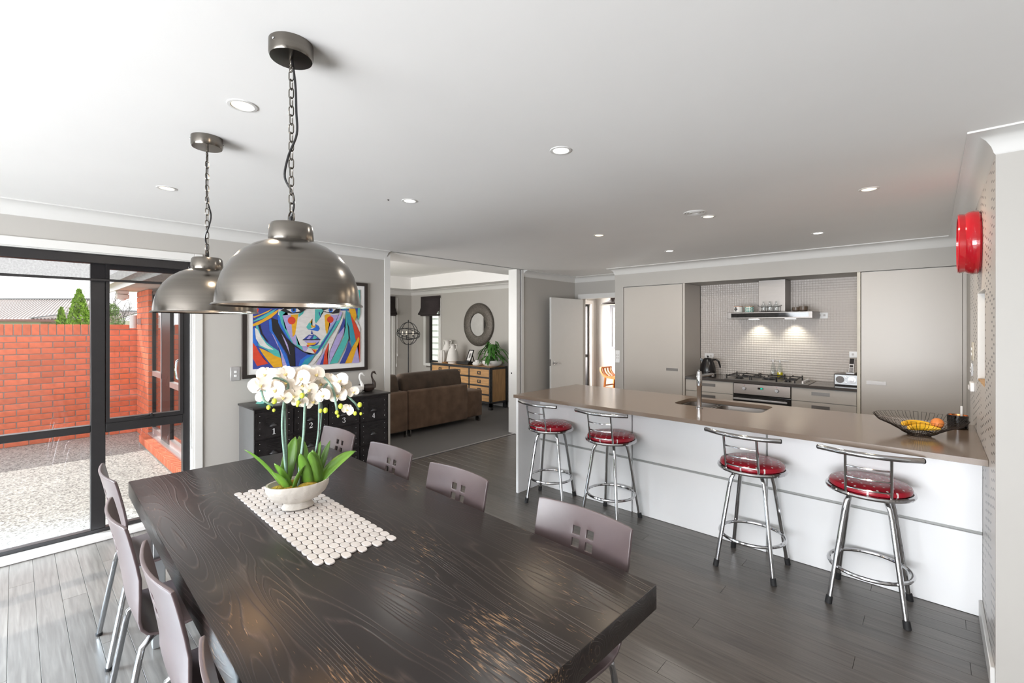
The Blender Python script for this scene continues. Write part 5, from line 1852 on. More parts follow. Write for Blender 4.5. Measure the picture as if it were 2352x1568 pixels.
def leaf(parent, p0, p1, wmax, m, sag=0.25, side=None, up=0.45, name='leaf', n=10):
    """strap leaf from p0 to p1, arching upward"""
    p0, p1 = Vector(p0), Vector(p1)
    d = p1 - p0
    L_ = d.length
    mid = p0 + d * 0.5 + Vector((0, 0, L_ * sag))
    sd = Vector(side) if side else d.cross(Vector((0, 0, 1)))
    if sd.length < 1e-4:
        sd = Vector((1, 0, 0))
    sd.normalize()
    b = B()
    rows = []
    for i in range(n + 1):
        t = i / n
        c = p0 * (1 - t) ** 2 + mid * 2 * t * (1 - t) + p1 * t * t
        tg = (mid - p0) * (1 - t) + (p1 - mid) * t
        nn = sd.cross(tg).normalized()
        if nn.z < 0:
            nn = -nn
        w = wmax * (0.35 + 0.65 * math.sin(PI * min(1, t * 0.95 + 0.12)) ** 0.8) * (1 if t < 0.82 else max(0.06, math.sqrt(max(0, 1 - ((t - 0.82) / 0.18) ** 2))))
        rows.append([b.bm.verts.new(c - sd * w + nn * w * up), b.bm.verts.new(c - sd * w * 0.5 + nn * w * up * 0.35), b.bm.verts.new(c), b.bm.verts.new(c + sd * w * 0.5 + nn * w * up * 0.35), b.bm.verts.new(c + sd * w + nn * w * up)])
    for p, q in zip(rows, rows[1:]):
        for k in range(4):
            b._f([p[k], q[k], q[k + 1], p[k + 1]])
    ob = b.obj(name, m, parent, smooth=80, recalc=False)
    return solidify(ob, 0.0016, 0)
# local x along the bowl (right, away), local -y toward the camera
for p0, p1, w, sg, sd in [((-0.045, -0.03, 0.085), (-0.105, -0.055, 0.185), 0.021, 0.12, (0.75, -0.66, 0)),
                          ((-0.035, -0.02, 0.085), (-0.095, -0.02, 0.212), 0.022, 0.10, (0.8, -0.6, 0)),
                          ((-0.06, 0.0, 0.09), (-0.205, 0.0, 0.282), 0.022, 0.12, (0.2, -0.9, 0.3)),
                          ((-0.05, 0.03, 0.09), (0.0, 0.075, 0.295), 0.030, 0.16, (0.9, -0.3, 0)),
                          ((0.03, 0.03, 0.09), (0.02, 0.10, 0.29), 0.030, 0.14, (0.95, 0.2, 0)),
                          ((-0.02, -0.04, 0.088), (0.02, -0.06, 0.195), 0.018, 0.14, (0.7, 0.7, 0)),
                          ((0.04, -0.035, 0.088), (0.0, -0.06, 0.25), 0.024, 0.10, (0.9, -0.3, 0)),
                          ((0.07, -0.03, 0.088), (0.04, -0.07, 0.252), 0.026, 0.14, (0.9, -0.2, 0)),
                          ((0.08, -0.015, 0.088), (0.055, -0.03, 0.25), 0.028, 0.10, (0.8, -0.5, 0)),
                          ((0.085, -0.01, 0.09), (0.245, -0.02, 0.215), 0.028, 0.18, (0.35, -0.8, -0.45)),
                          ((0.08, 0.02, 0.09), (0.145, 0.05, 0.262), 0.017, 0.06, (0.7, -0.5, 0)),
                          ((0.06, 0.03, 0.09), (0.105, 0.06, 0.262), 0.016, 0.05, (0.9, -0.2, 0))]:
    leaf(orc, p0, p1, w, 'leafg', sg, sd, 0.35)
def stem(pts, r, m, nm):
    B().tube(pts, r, 8).obj(nm, m, orc)
def smooth_path(pts, k=6):
    P = [Vector(p) for p in pts]
    P = [P[0] * 2 - P[1]] + P + [P[-1] * 2 - P[-2]]
    out = []
    for i in range(1, len(P) - 2):
        for j in range(k):
            t = j / k
            a, b_, c, d = P[i - 1], P[i], P[i + 1], P[i + 2]
            out.append(0.5 * ((2 * b_) + (c - a) * t + (2 * a - 5 * b_ + 4 * c - d) * t * t + (3 * b_ - a - 3 * c + d) * t ** 3))
    out.append(P[-2])
    return out
stem(smooth_path([(-0.046, -0.02, 0.09), (-0.053, -0.02, 0.2), (-0.065, -0.022, 0.36), (-0.058, -0.02, 0.47), (-0.04, -0.01, 0.545), (-0.09, -0.01, 0.575), (-0.14, -0.02, 0.555), (-0.135, -0.03, 0.49), (-0.10, -0.03, 0.46)]), 0.0046, 'stemb', 'flower_stem')
stem(smooth_path([(-0.049, -0.014, 0.09), (-0.048, -0.014, 0.2), (-0.053, -0.015, 0.38), (-0.05, -0.01, 0.5), (-0.02, 0.0, 0.57), (0.02, 0.0, 0.56), (0.015, -0.02, 0.50), (-0.008, -0.03, 0.465)]), 0.0040, 'stemb', 'flower_stem')
stem(smooth_path([(0.0, -0.02, 0.09), (0.004, -0.02, 0.17), (0.02, -0.02, 0.32), (0.028, -0.015, 0.46), (0.05, 0.0, 0.55), (0.10, 0.0, 0.57), (0.14, -0.02, 0.52), (0.155, -0.03, 0.44), (0.16, -0.03, 0.40)]), 0.0052, 'stemb', 'flower_stem')
stem(smooth_path([(0.06, -0.01, 0.09), (0.068, -0.01, 0.2), (0.085, -0.01, 0.33), (0.09, -0.005, 0.46), (0.12, 0.01, 0.53), (0.17, 0.01, 0.53), (0.215, 0.0, 0.47), (0.245, -0.01, 0.435), (0.262, -0.01, 0.404)]), 0.0046, 'stemb', 'flower_stem')
stem(smooth_path([(0.078, 0.02, 0.09), (0.08, 0.02, 0.22), (0.095, 0.015, 0.33), (0.10, 0.01, 0.43), (0.09, 0.0, 0.50)]), 0.0040, 'stemb', 'flower_stem')
for x0, x1, z1 in ((-0.044, -0.046, 0.515), (0.008, 0.036, 0.48), (0.066, 0.098, 0.49), (0.05, 0.088, 0.33)):
    stem([(x0, -0.012, 0.09), (x1, -0.012, z1)], 0.0028, 'stake', 'support_cane')
# blossoms: five tepals and a yellow lip
def petal(b, ang, L_, W_, tilt, n=6):
    ca, sa = math.cos(ang), math.sin(ang)
    rows = []
    for i in range(n + 1):
        t = i / n
        w = W_ * math.sin(PI * (0.08 + 0.86 * t)) ** 0.75
        r = L_ * t
        z = tilt * L_ * t - 0.35 * L_ * t * t * 0.5
        row = []
        for s_ in (-1, -0.5, 0, 0.5, 1):
            x, y = r, s_ * w
            row.append(b.bm.verts.new((x * ca - y * sa, z - 0.12 * w * (1 - s_ * s_), x * sa + y * ca)))
        rows.append(row)
    for p, q in zip(rows, rows[1:]):
        for k in range(4):
            b._f([p[k], q[k], q[k + 1], p[k + 1]])
def flower_mesh(seed):
    rr = random.Random(seed)
    b = B()
    for a, L_, W_ in ((90, 0.036, 0.017), (212, 0.036, 0.016), (328, 0.036, 0.016)):
        petal(b, rad(a + rr.uniform(-6, 6)), L_, W_, -0.15 + rr.uniform(-0.2, 0.15))
    for a in (12, 168):
        petal(b, rad(a + rr.uniform(-8, 8)), 0.041, 0.0285, 0.12 + rr.uniform(-0.2, 0.2))
    # mirrored depth: local -y is the face of the flower
    for v in b.bm.verts:
        v.co.y = -v.co.y - 0.002
    return b.mesh('flower', 'petal', smooth=80, recalc=False)
fm = [flower_mesh(s_) for s_ in range(5)]
lb = B()
lb.sph((0, -0.007, -0.005), 0.0042, 6, (1, 1.2, 1.3))
lb.sph((-0.0045, -0.006, -0.002), 0.0034, 6, (0.7, 1.0, 1.5))
lb.sph((0.0045, -0.006, -0.002), 0.0034, 6, (0.7, 1.0, 1.5))
lipm = lb.mesh('lip', 'lip')
FLW = [(-0.132, 0.607), (-0.151, 0.563), (-0.103, 0.564), (-0.05, 0.602), (-0.048, 0.565), (-0.137, 0.506), (0.009, 0.581), (0.015, 0.55), (-0.063, 0.504), (0.005, 0.478), (0.07, 0.594), (0.131, 0.561), (0.061, 0.473), (0.097, 0.499), (0.149, 0.521), (0.168, 0.491), (0.175, 0.559), (0.236, 0.501), (0.205, 0.424), (-0.021, 0.506), (-0.093, 0.539), (0.041, 0.529), (-0.11, 0.59), (0.10, 0.545), (0.03, 0.60), (0.20, 0.52)]
for i, (s_, z) in enumerate(FLW):
    off = R_.uniform(-0.045, 0.01) if i < 22 else 0.035
    f = link('flower', fm[i % 5], orc, (s_, off, z - 0.012))
    f.rotation_euler = (R_.uniform(-0.35, 0.30), R_.uniform(-0.5, 0.5), R_.uniform(-0.75, 0.15))
    k = R_.uniform(0.88, 1.10) * (0.72 if i in (5, 17, 18) else 1)
    f.scale = (k, k, k)
    link('lip', lipm, f)
budm = B().sph((0, 0, 0), 0.0085, 8, (1, 1, 1.2)).mesh('bud', 'bud')
for i, (s_, z) in enumerate([(-0.097, 0.493), (-0.119, 0.469), (-0.099, 0.455), (0.011, 0.508), (-0.005, 0.479), (-0.008, 0.467), (0.172, 0.446), (0.155, 0.42), (0.161, 0.403), (0.257, 0.445), (0.236, 0.407), (0.262, 0.403), (0.107, 0.434), (0.086, 0.434)]):
    f = link('bud', budm, orc, (s_, -0.045, z - 0.012))
    k = 1.25 - 0.25 * (i % 3)
    f.scale = (k, k, k)

# ------------------------------------------------------------------ pendant lamps
def make_pendant(label):
    t = thing('pendant_lamp', label, 'lamp', group='domed metal pendants over the table')
    zr = -0.770        # rim below ceiling (origin at the ceiling)
    cp = B().lathe([(0.0605, 0.0), (0.0605, -0.036), (0.057, -0.044), (0.0001, -0.046)], (0, 0, 0), 40).obj('ceiling_rose', 'pewter', t)
    for a in (-70, 110):
        B().sph((0.0605 * math.cos(rad(a)), 0.0605 * math.sin(rad(a)), -0.016), 0.004, 6).obj('screw', 'chrome', cp)
    b = B().box(-0.006, 0.006, -0.004, 0.004, -0.062, -0.044, bev=0.001)
    b.tube(arc((0, -0.072), 0.010, 0, 360, 12, 'xz')[:-1], 0.0022, 6, closed=True)
    b.obj('hook', 'pewter', t)
    sh = B().lathe([(0.202, -0.001), (0.199, 0.004), (0.193, 0.004), (0.1915, 0.022), (0.187, 0.05), (0.176, 0.088), (0.158, 0.122), (0.132, 0.152), (0.100, 0.174), (0.072, 0.186), (0.0605, 0.190)], (0, 0, zr), 72, capb=False, capt=False).obj('lamp_shade', 'pewter', t, smooth=50)
    B().lathe([(0.190, 0.004), (0.184, 0.05), (0.172, 0.088), (0.154, 0.12), (0.129, 0.148), (0.098, 0.170), (0.06, 0.184), (0.0001, 0.187)], (0, 0, zr), 48, capb=False, capt=False).obj('inner_reflector', 'pewter_in', t)
    B().lathe([(0.0605, 0.188), (0.0615, 0.196), (0.0590, 0.232), (0.054, 0.240), (0.012, 0.242), (0.0001, 0.242)], (0, 0, zr), 44, capb=False).obj('cap', 'pewter', t)
    b = B().tube(arc((0, zr + 0.242 + 0.016), 0.0195, 0, 360, 20, 'xz')[:-1], 0.0026, 6, closed=True)
    b.obj('lifting_ring', 'pewter', t)
    B().cyl((0, 0, zr + 0.24), (0, 0, zr + 0.262), 0.0075, 0.007, 12).obj('cord_grip', 'black', t)
    B().sph((0, 0, zr + 0.095), 0.032, 10).cyl((0, 0, zr + 0.11), (0, 0, zr + 0.18), 0.016, 0.02, 12).obj('bulb', 'bulb', t)
    # chain
    z0, z1 = -0.080, zr + 0.242 + 0.034
    n = 16
    pitch = (z0 - z1) / n
    lk = []
    hl, hw = pitch * 0.5 + 0.0022, 0.0068
    for k in range(6):
        a = PI * k / 5
        lk.append((hw * math.cos(a), 0, hl - hw + hw * math.sin(a)))
    for k in range(6):
        a = PI + PI * k / 5
        lk.append((hw * math.cos(a), 0, -hl + hw + hw * math.sin(a)))
    lm = B().tube(lk, 0.0019, 5, closed=True).mesh('chain_link', 'pewter')
    for i in range(n):
        l_ = link('chain_link', lm, t, (0, 0, z0 - pitch * (i + 0.5)))
        l_.rotation_euler = (0, 0, rad(40 + (90 if i % 2 else 0)))
    pts = smooth_path([(0.006, 0, -0.05), (0.014, 0.006, -0.12), (0.016, 0.008, -0.20), (0.024, 0.006, -0.27), (0.010, -0.012, -0.335), (-0.016, -0.012, -0.39), (-0.006, 0.006, -0.435), (0.008, 0.004, -0.475), (0.0, 0.0, -0.51)])
    B().tube(pts, 0.0033, 7).obj('flex_cord', 'black', t)
    return t
pd = make_pendant('larger-looking domed metal pendant nearest the camera over the table')
pd.location = (-1.39, 0.551, H)
pd2 = copy_tree(pd)
pd2.location = (-2.355, 0.574, H)
pd2['label'] = 'domed metal pendant farther from the camera, hanging nearer the window wall'
pd2.rotation_euler = (0, 0, rad(150))
for i, p in enumerate((pd, pd2)):
    light('pendant_bulb_light', 'POINT', (p.location.x, p.location.y, H - 0.70), 2.5, (1.0, 0.62, 0.32), shadow_soft_size=0.03)

# ------------------------------------------------------------------ downlights
DL = [(-1.909, 0.579, 1, 'warm ceiling downlight between the two pendants'), (-1.291, 1.744, 0, 'large bright ceiling downlight in the middle of the ceiling'), (-3.389, 0.618, 1, 'warm ceiling downlight left of the farther pendant'),
      (-2.547, 1.769, 0, 'neutral ceiling downlight right of the nearer pendant shade'), (-2.238, 3.607, 1, 'warm ceiling downlight over the left half of the island'), (-2.131, 4.884, 0, 'small neutral ceiling downlight in front of the left pantry'),
      (-1.247, 3.551, 1, 'warm ceiling downlight beside the round ceiling vent'), (-0.749, 4.843, 0, 'neutral ceiling downlight in front of the cooking niche'), (-0.282, 3.499, 1, 'warm ceiling downlight nearest the red clock')]
for x, y, w, lab in DL:
    t = thing('downlight', lab, 'ceiling light', (x, y, H), group='recessed ceiling downlights')
    B().lathe([(0.036, -0.001), (0.040, -0.004), (0.050, -0.003), (0.052, 0.0)], (0, 0, 0), 32, capb=False, capt=False).obj('trim_ring', 'trim', t)
    B().lathe([(0.0001, -0.0015), (0.037, -0.0015)], (0, 0, 0), 28, capb=False, capt=False).obj('diffuser', 'whitewarm' if w else 'whitecool', t)
    light('downlight_beam', 'AREA', (x, y, H - 0.012), 5.0 if y > 3 else 2.6, (1.0, 0.80, 0.58) if w else (1.0, 0.95, 0.88), (0, 0, -1), shape='DISK', size=0.08)
vt = thing('ceiling_vent', 'round white extractor vent flush in the ceiling over the island', 'vent', (-1.277, 3.36, H))
for r in (0.075, 0.056, 0.036):
    B().lathe([(r - 0.012, -0.001), (r - 0.008, -0.005), (r, -0.006), (r + 0.004, 0.0)], (0, 0, 0), 32, capb=False, capt=False).obj('vent_ring', 'trim', vt)
sm = thing('smoke_alarm_pin', 'tiny dark sensor on the ceiling beside the middle-left downlight', 'sensor', (-2.63, 1.66, H))
B().sph((0, 0, 0), 0.007, 6, (1, 1, 0.6)).obj('body', 'black', sm)

# ------------------------------------------------------------------ lockers along the wall
lk = thing('locker_cabinet', 'black riveted steel locker cabinet with numbered doors under the portrait', 'cabinet', (-4.28, 1.962, 0))
fx = 0.18
B().box(-0.175, fx - 0.012, -0.632, 0.632, 0.06, 0.878).obj('body', 'locker', lk, smooth=0)
B().box(-0.176, fx - 0.004, -0.636, -0.630, 0.03, 0.88).obj('side_panel', 'lockerside', lk, smooth=0)
B().box(-0.18, fx + 0.016, -0.648, 0.644, 0.880, 0.897, bev=0.004, seg=2).obj('top', 'lockertop', lk)
B().box(-0.17, fx - 0.03, -0.62, 0.62, 0.0, 0.06).obj('plinth', 'locker', lk, smooth=0)
def ribbon(b, pts, w, x):
    P = [Vector(p) for p in pts]
    ws = w if isinstance(w, (list, tuple)) else [w] * len(P)
    L_, R2 = [], []
    for i, p in enumerate(P):
        d = (P[min(i + 1, len(P) - 1)] - P[max(i - 1, 0)]).normalized()
        n_ = Vector((-d.y, d.x)) * ws[i] / 2
        L_.append(p + n_)
        R2.append(p - n_)
    for i in range(len(P) - 1):
        b.quad((x, *L_[i]), (x, *L_[i + 1]), (x, *R2[i + 1]), (x, *R2[i]))
def digit(k, parent, y, z, x):
    b = B()
    s_ = 0.048
    def A(pts):
        return [(y + p[0] * s_, z + p[1] * s_) for p in pts]
    th, tk = 0.0035, 0.0085
    if k == 1:
        ribbon(b, A([(0, 0), (0, 1)]), tk, x)
        ribbon(b, A([(-0.22, 0.03), (0.22, 0.03)]), th, x)
        ribbon(b, A([(-0.24, 0.82), (0.0, 0.98)]), th, x)
    elif k == 2:
        ribbon(b, A([(-0.27, 0.72), (-0.22, 0.88), (-0.05, 0.98), (0.14, 0.94), (0.24, 0.78), (0.2, 0.58), (0.0, 0.32), (-0.28, 0.05)]), [tk, th, th, tk, tk, tk, th, th], x)
        ribbon(b, A([(-0.28, 0.06), (0.22, 0.06), (0.29, 0.24)]), [tk, tk, th], x)
    elif k == 3:
        ribbon(b, A([(-0.25, 0.76), (-0.18, 0.92), (0.0, 0.98), (0.18, 0.88), (0.2, 0.7), (0.08, 0.56), (-0.06, 0.53)]), [tk, th, th, tk, tk, th, th], x)
        ribbon(b, A([(-0.06, 0.53), (0.14, 0.48), (0.26, 0.3), (0.2, 0.1), (0.0, 0.01), (-0.2, 0.07), (-0.28, 0.24)]), [th, th, tk, tk, th, th, tk], x)
    else:
        ribbon(b, A([(0.1, 0.02), (0.1, 0.98)]), tk, x)
        ribbon(b, A([(0.1, 0.98), (-0.3, 0.3)]), th, x)
        ribbon(b, A([(-0.3, 0.28), (0.3, 0.28)]), th * 1.3, x)
        ribbon(b, A([(-0.06, 0.02), (0.26, 0.02)]), th, x)
    b.obj('painted_number', 'digit', parent, smooth=0, recalc=False)
for r in range(3):
    z1 = 0.852 - r * 0.232
    z0 = z1 - 0.216
    for c in range(4):
        y0 = -0.622 + c * 0.3125
        y1 = y0 + 0.300
        fr = B().plate([(y0, z0), (y1, z0), (y1, z1), (y0, z1)], [[(y0 + 0.010, z0 + 0.010), (y1 - 0.010, z0 + 0.010), (y1 - 0.010, z1 - 0.010), (y0 + 0.010, z1 - 0.010)]], 'x', fx - 0.012, fx + 0.003)
        dd = fr.box(fx - 0.012, fx - 0.003, y0 + 0.010, y1 - 0.010, z0 + 0.010, z1 - 0.010).obj('door', 'locker', lk, smooth=0)
        b = B()
        for i in range(5):
            zz = z1 - 0.038 - 0.0125 * i
            b.prism([(y0 + 0.085, zz), (y1 - 0.085, zz), (y1 - 0.085, zz + 0.004), (y0 + 0.085, zz + 0.004)], 'x', fx - 0.003, fx + 0.003)
        b.obj('vent_slats', 'lockertop', dd, smooth=0)
        b = B()
        for i in range(4):
            for yy in (y0 + 0.033, y1 - 0.033):
                b.sph((fx - 0.002, yy, z1 - 0.03 - 0.052 * i), 0.0042, 4)
        b.obj('rivets', 'chromed', dd)
        b = B()
        n = 10
        yc, zc = (y0 + y1) / 2 - 0.01, z1 - 0.122
        b.grid(lambda u, v: (fx - 0.003 + 0.026 * math.sin(PI * u) * math.cos(v * PI / 2) , yc - 0.036 * math.cos(PI * u) * (0.55 + 0.45 * math.cos(v * PI / 2)), zc + 0.026 * math.sin(PI * u) * math.sin(v * PI / 2) + 0.0), n, 5)
        b.obj('cup_handle', 'iron', dd, smooth=80)
        if r == 0:
            digit(c + 1, dd, (y0 + y1) / 2 - 0.005, z0 + 0.022, fx - 0.0022)

def zig_vase(name, label, m, x, y, h, rs, tw):
    b = B()
    n = 7
    rings = []
    for i, r in enumerate(rs):
        z = h * i / (len(rs) - 1)
        ox_ = 0.012 * (1 if i % 2 else -1)
        rings.append([b.bm.verts.new((r * math.cos(2 * PI * k / n + tw * i), r * math.sin(2 * PI * k / n + tw * i) + ox_, z)) for k in range(n)])
    for p, q in zip(rings, rings[1:]):
        for k in range(n):
            b._f([p[k], p[(k + 1) % n], q[(k + 1) % n], q[k]])
    b._f(rings[0][::-1])
    b._f(rings[-1])
    return tag(b.obj(name, m, loc=(x, y, 0.897), smooth=0), label, 'vase')
zig_vase('faceted_vase', 'teal faceted zigzag vase on the left end of the lockers', 'teal', -4.33, 1.475, 0.25, [0.046, 0.038, 0.048, 0.034, 0.044, 0.032, 0.040, 0.034], 0.35)
zig_vase('faceted_vase', 'white faceted zigzag vase beside the teal one on the lockers', 'ceramic', -4.27, 1.585, 0.25, [0.056, 0.046, 0.038, 0.05, 0.036, 0.046, 0.034, 0.036], -0.4)
def swan(label, m, x, y, rz, fac, low):
    t = thing('swan_figurine', label, 'figurine', (x, y, 0.897), rz, group='swan figurines on the lockers')
    b = B()
    ring = 8 if low else 18
    b.lathe([(0.030, 0.0), (0.046, 0.012), (0.056, 0.035), (0.050, 0.060), (0.028, 0.074), (0.0001, 0.078)], (0, 0, 0), ring, sx=1.3, sy=0.85, capt=False)
    b.prism([(-0.05, 0.045), (-0.105, 0.078), (-0.08, 0.082), (-0.03, 0.07)], 'y', -0.02, 0.02)
    b.obj('body', m, t, smooth=0 if low else 50)
    pts = smooth_path([(0.055, 0, 0.035), (0.066, 0, 0.075), (0.050, 0, 0.115), (0.036, 0, 0.155), (0.042, 0, 0.187), (0.060, 0, 0.196), (0.074, 0, 0.182)], 4)
    n = len(pts)
    b = B().tube(pts, [0.028 - 0.019 * min(1, i / (n * 0.35)) for i in range(n)], 6 if low else 10)
    b.sph((0.064, 0, 0.193), 0.014, 6, (1.2, 0.8, 0.8))
    b.tube([(0.072, 0, 0.188), (0.092, 0, 0.168)], [0.008, 0.003], 6)
    b.obj('neck', m, t, smooth=0 if low else 50)
swan('white faceted swan figurine on the right end of the lockers', 'ceramicg', -4.26, 2.32, rad(90), 1, True)
swan('black swan figurine beside the white swan on the lockers', 'darkwood', -4.31, 2.485, rad(90), 1, False)

# ------------------------------------------------------------------ portrait print
pf = thing('framed_print', 'framed colourful painted portrait of a woman above the lockers', 'picture', (-4.48, 1.954, 1.57))
Y0, Y1, Z0, Z1 = 1.352 - 1.954, 2.556 - 1.954, 1.106 - 1.57, 2.028 - 1.57
B().plate([(Y0, Z0), (Y1, Z0), (Y1, Z1), (Y0, Z1)], [[(Y0 + 0.032, Z0 + 0.032), (Y1 - 0.032, Z0 + 0.032), (Y1 - 0.032, Z1 - 0.032), (Y0 + 0.032, Z1 - 0.032)]], 'x', 0.0, 0.034).obj('frame', 'blackframe', pf, smooth=0)
B().box(0.002, 0.018, Y0 + 0.032, Y1 - 0.032, Z0 + 0.032, Z1 - 0.032).obj('mount_board', 'mount', pf, smooth=0)
ART_C = {'W': (0.62, 0.60, 0.58), 'T': (0.07, 0.40, 0.37), 'TB': (0.03, 0.27, 0.36), 'B': (0.02, 0.13, 0.52), 'DB': (0.035, 0.055, 0.27), 'L': (0.36, 0.31, 0.56), 'Y': (0.66, 0.34, 0.015), 'R': (0.56, 0.05, 0.02), 'K': (0.014, 0.013, 0.016)}
names = list(ART_C)
for k, c in ART_C.items():
    M['art_' + k] = mat('print_ink_' + k.lower(), c, 0.55, var=0.10, scale=16, stretch=(1, 1, 3))
b = B()
py0, py1, pz0, pz1 = 1.436 - 1.954, 2.468 - 1.954, 1.186 - 1.57, 1.951 - 1.57
b.mi = 0
b.quad((0.0182, py0, pz0), (0.0182, py1, pz0), (0.0182, py1, pz1), (0.0182, py0, pz1))
for i, (c, poly) in enumerate(ART):
    b.mi = names.index(c)
    x = 0.0184 + 0.00018 * i
    f = b._f([b.bm.verts.new((x, py0 + u / 1000 * (py1 - py0), pz0 + v / 1000 * (pz1 - pz0))) for u, v in poly])
bmesh.ops.triangulate(b.bm, faces=b.bm.faces[:])
b.obj('printed_artwork', ['art_' + k for k in names], pf, smooth=0, recalc=False)

# ================================================================== LOUNGE
so = thing('sofa', 'brown plush sofa seen from behind in the lounge', 'sofa', (-5.45, 3.77, 0))
def cushion(b, x0, x1, y0, y1, z0, z1, r, seg=3):
    return b.box(x0, x1, y0, y1, z0, z1, bev=r, seg=seg)
for y0, y1 in ((-1.5, -0.004), (0.004, 1.125)):
    cushion(B(), -0.24, 0.0, y0, y1, 0.09, 0.655, 0.03).obj('back_panel', 'sofa', so)
cushion(B(), -0.95, -0.06, 1.128, 1.50, 0.09, 0.52, 0.03).obj('armrest', 'sofa', so)
cushion(B(), -0.95, -0.06, -1.87, -1.505, 0.09, 0.52, 0.03).obj('armrest', 'sofa', so)
cushion(B(), -0.92, -0.24, -1.5, 1.125, 0.09, 0.30, 0.03).obj('seat_base', 'sofa', so)
for y0, y1 in ((-1.49, -0.01), (0.01, 1.12)):
    cushion(B(), -0.94, -0.24, y0, y1, 0.30, 0.46, 0.05).obj('seat_cushion', 'sofa', so)
for y0, y1 in ((-1.30, -0.10), (-0.06, 1.06)):
    b = B()
    prof = [(-0.08, 0.60), (-0.30, 0.58), (-0.36, 0.66), (-0.30, 0.84), (-0.24, 0.89), (-0.16, 0.90), (-0.11, 0.87), (-0.07, 0.74), (-0.05, 0.64)]
    pr = [(x, z) for x, z in prof]
    n = len(pr)
    rows = []
    cx, cz = -0.19, 0.74
    for t, s_ in ((0, 0.80), (0.02, 0.95), (0.05, 1.0), (0.5, 1.0), (0.95, 1.0), (0.98, 0.95), (1, 0.80)):
        rows.append([b.bm.verts.new((cx + (x - cx) * s_, y0 + (y1 - y0) * t, cz + (z - cz) * s_)) for x, z in pr])
    for p, q in zip(rows, rows[1:]):
        for k in range(n):
            b._f([p[k], p[(k + 1) % n], q[(k + 1) % n], q[k]])
    b._f(rows[0][::-1])
    b._f(rows[-1])
    ob = b.obj('back_cushion', 'sofad', so, smooth=60)
    sb = ob.modifiers.new('round', 'SUBSURF')
    sb.levels = 1
    sb.render_levels = 1
for y in (-0.035, 0.035):
    B().bar((-0.03, y, 0.004), (-0.03, y, 0.10), 0.02, 0.05, up=(1, 0, 0)).obj('leg', 'chrome', so)
for x, y in ((-0.12, 1.45), (-0.85, 1.45), (-0.85, -0.0), (-0.12, -1.8), (-0.85, -1.8)):
    B().box(x - 0.04, x + 0.04, y - 0.02, y + 0.02, 0.004, 0.10).obj('leg', 'chrome', so)

# sideboard: pine drawers in a riveted iron frame
sd = thing('sideboard', 'pine drawer sideboard with dark riveted iron frame in the lounge', 'sideboard', (-6.955, 6.22, 0))
X0, X1, Yf, Yb = -0.91, 0.91, -0.23, 0.22
B().box(X0 + 0.02, X1 - 0.02, Yf + 0.012, Yb - 0.01, 0.13, 0.77).obj('body', 'pinev', sd, smooth=0)
for i in range(3):
    y0 = Yf + 0.02 + i * 0.137
    B().box(X0 + 0.03, X1 - 0.03, y0, y0 + 0.135, 0.782, 0.800, bev=0.002).obj('top_board', 'pine', sd, smooth=0)
b = B()
w = 0.045
for z0, z1 in ((0.755, 0.798), (0.115, 0.15)):
    b.box(X0, X1, Yf, Yf + 0.02, z0, z1).box(X0, X1, Yb - 0.02, Yb, z0, z1)
    b.box(X0, X0 + 0.02, Yf, Yb, z0, z1).box(X1 - 0.02, X1, Yf, Yb, z0, z1)
for x in (X0, X1 - w):
    b.box(x, x + w, Yf - 0.003, Yf + 0.015, 0.06, 0.798)
for y in (Yf - 0.003, Yb - w):
    b.box(X1 - 0.015, X1 + 0.003, y, y + w, 0.06, 0.798)
    b.box(X0 - 0.003, X0 + 0.015, y, y + w, 0.06, 0.798)
for x in (-0.295, 0.305):
    b.box(x - 0.014, x + 0.014, Yf - 0.002, Yf + 0.012, 0.13, 0.77)
for z in (0.60, 0.44, 0.28):
    b.box(X0, X1, Yf - 0.002, Yf + 0.012, z - 0.012, z + 0.012)
b.obj('iron_frame', 'iron', sd, smooth=0)
for x in (X0 + 0.03, X1 - 0.03):
    for y in (Yf + 0.03, Yb - 0.03):
        B().box(x - 0.033, x + 0.033, y - 0.033, y + 0.033, 0.004, 0.13).prism([(x - 0.09 if x > 0 else x + 0.09, 0.115), (x, 0.115), (x, 0.03)], 'y', y - 0.01, y + 0.01).obj('foot', 'iron', sd, smooth=0)
b = B()
for i in range(15):
    for zz in (0.776,):
        b.sph((X0 + 0.03 + i * 0.125, Yf - 0.002, zz), 0.006, 4)
for i in range(12):
    b.sph((X1 - w / 2, Yf - 0.004, 0.10 + i * 0.06), 0.006, 4)
    b.sph((X1 + 0.004, Yf + w / 2, 0.10 + i * 0.06), 0.006, 4)
    b.sph((X1 + 0.004, Yb - w / 2, 0.10 + i * 0.06), 0.006, 4)
b.obj('rivets', 'iron', sd)
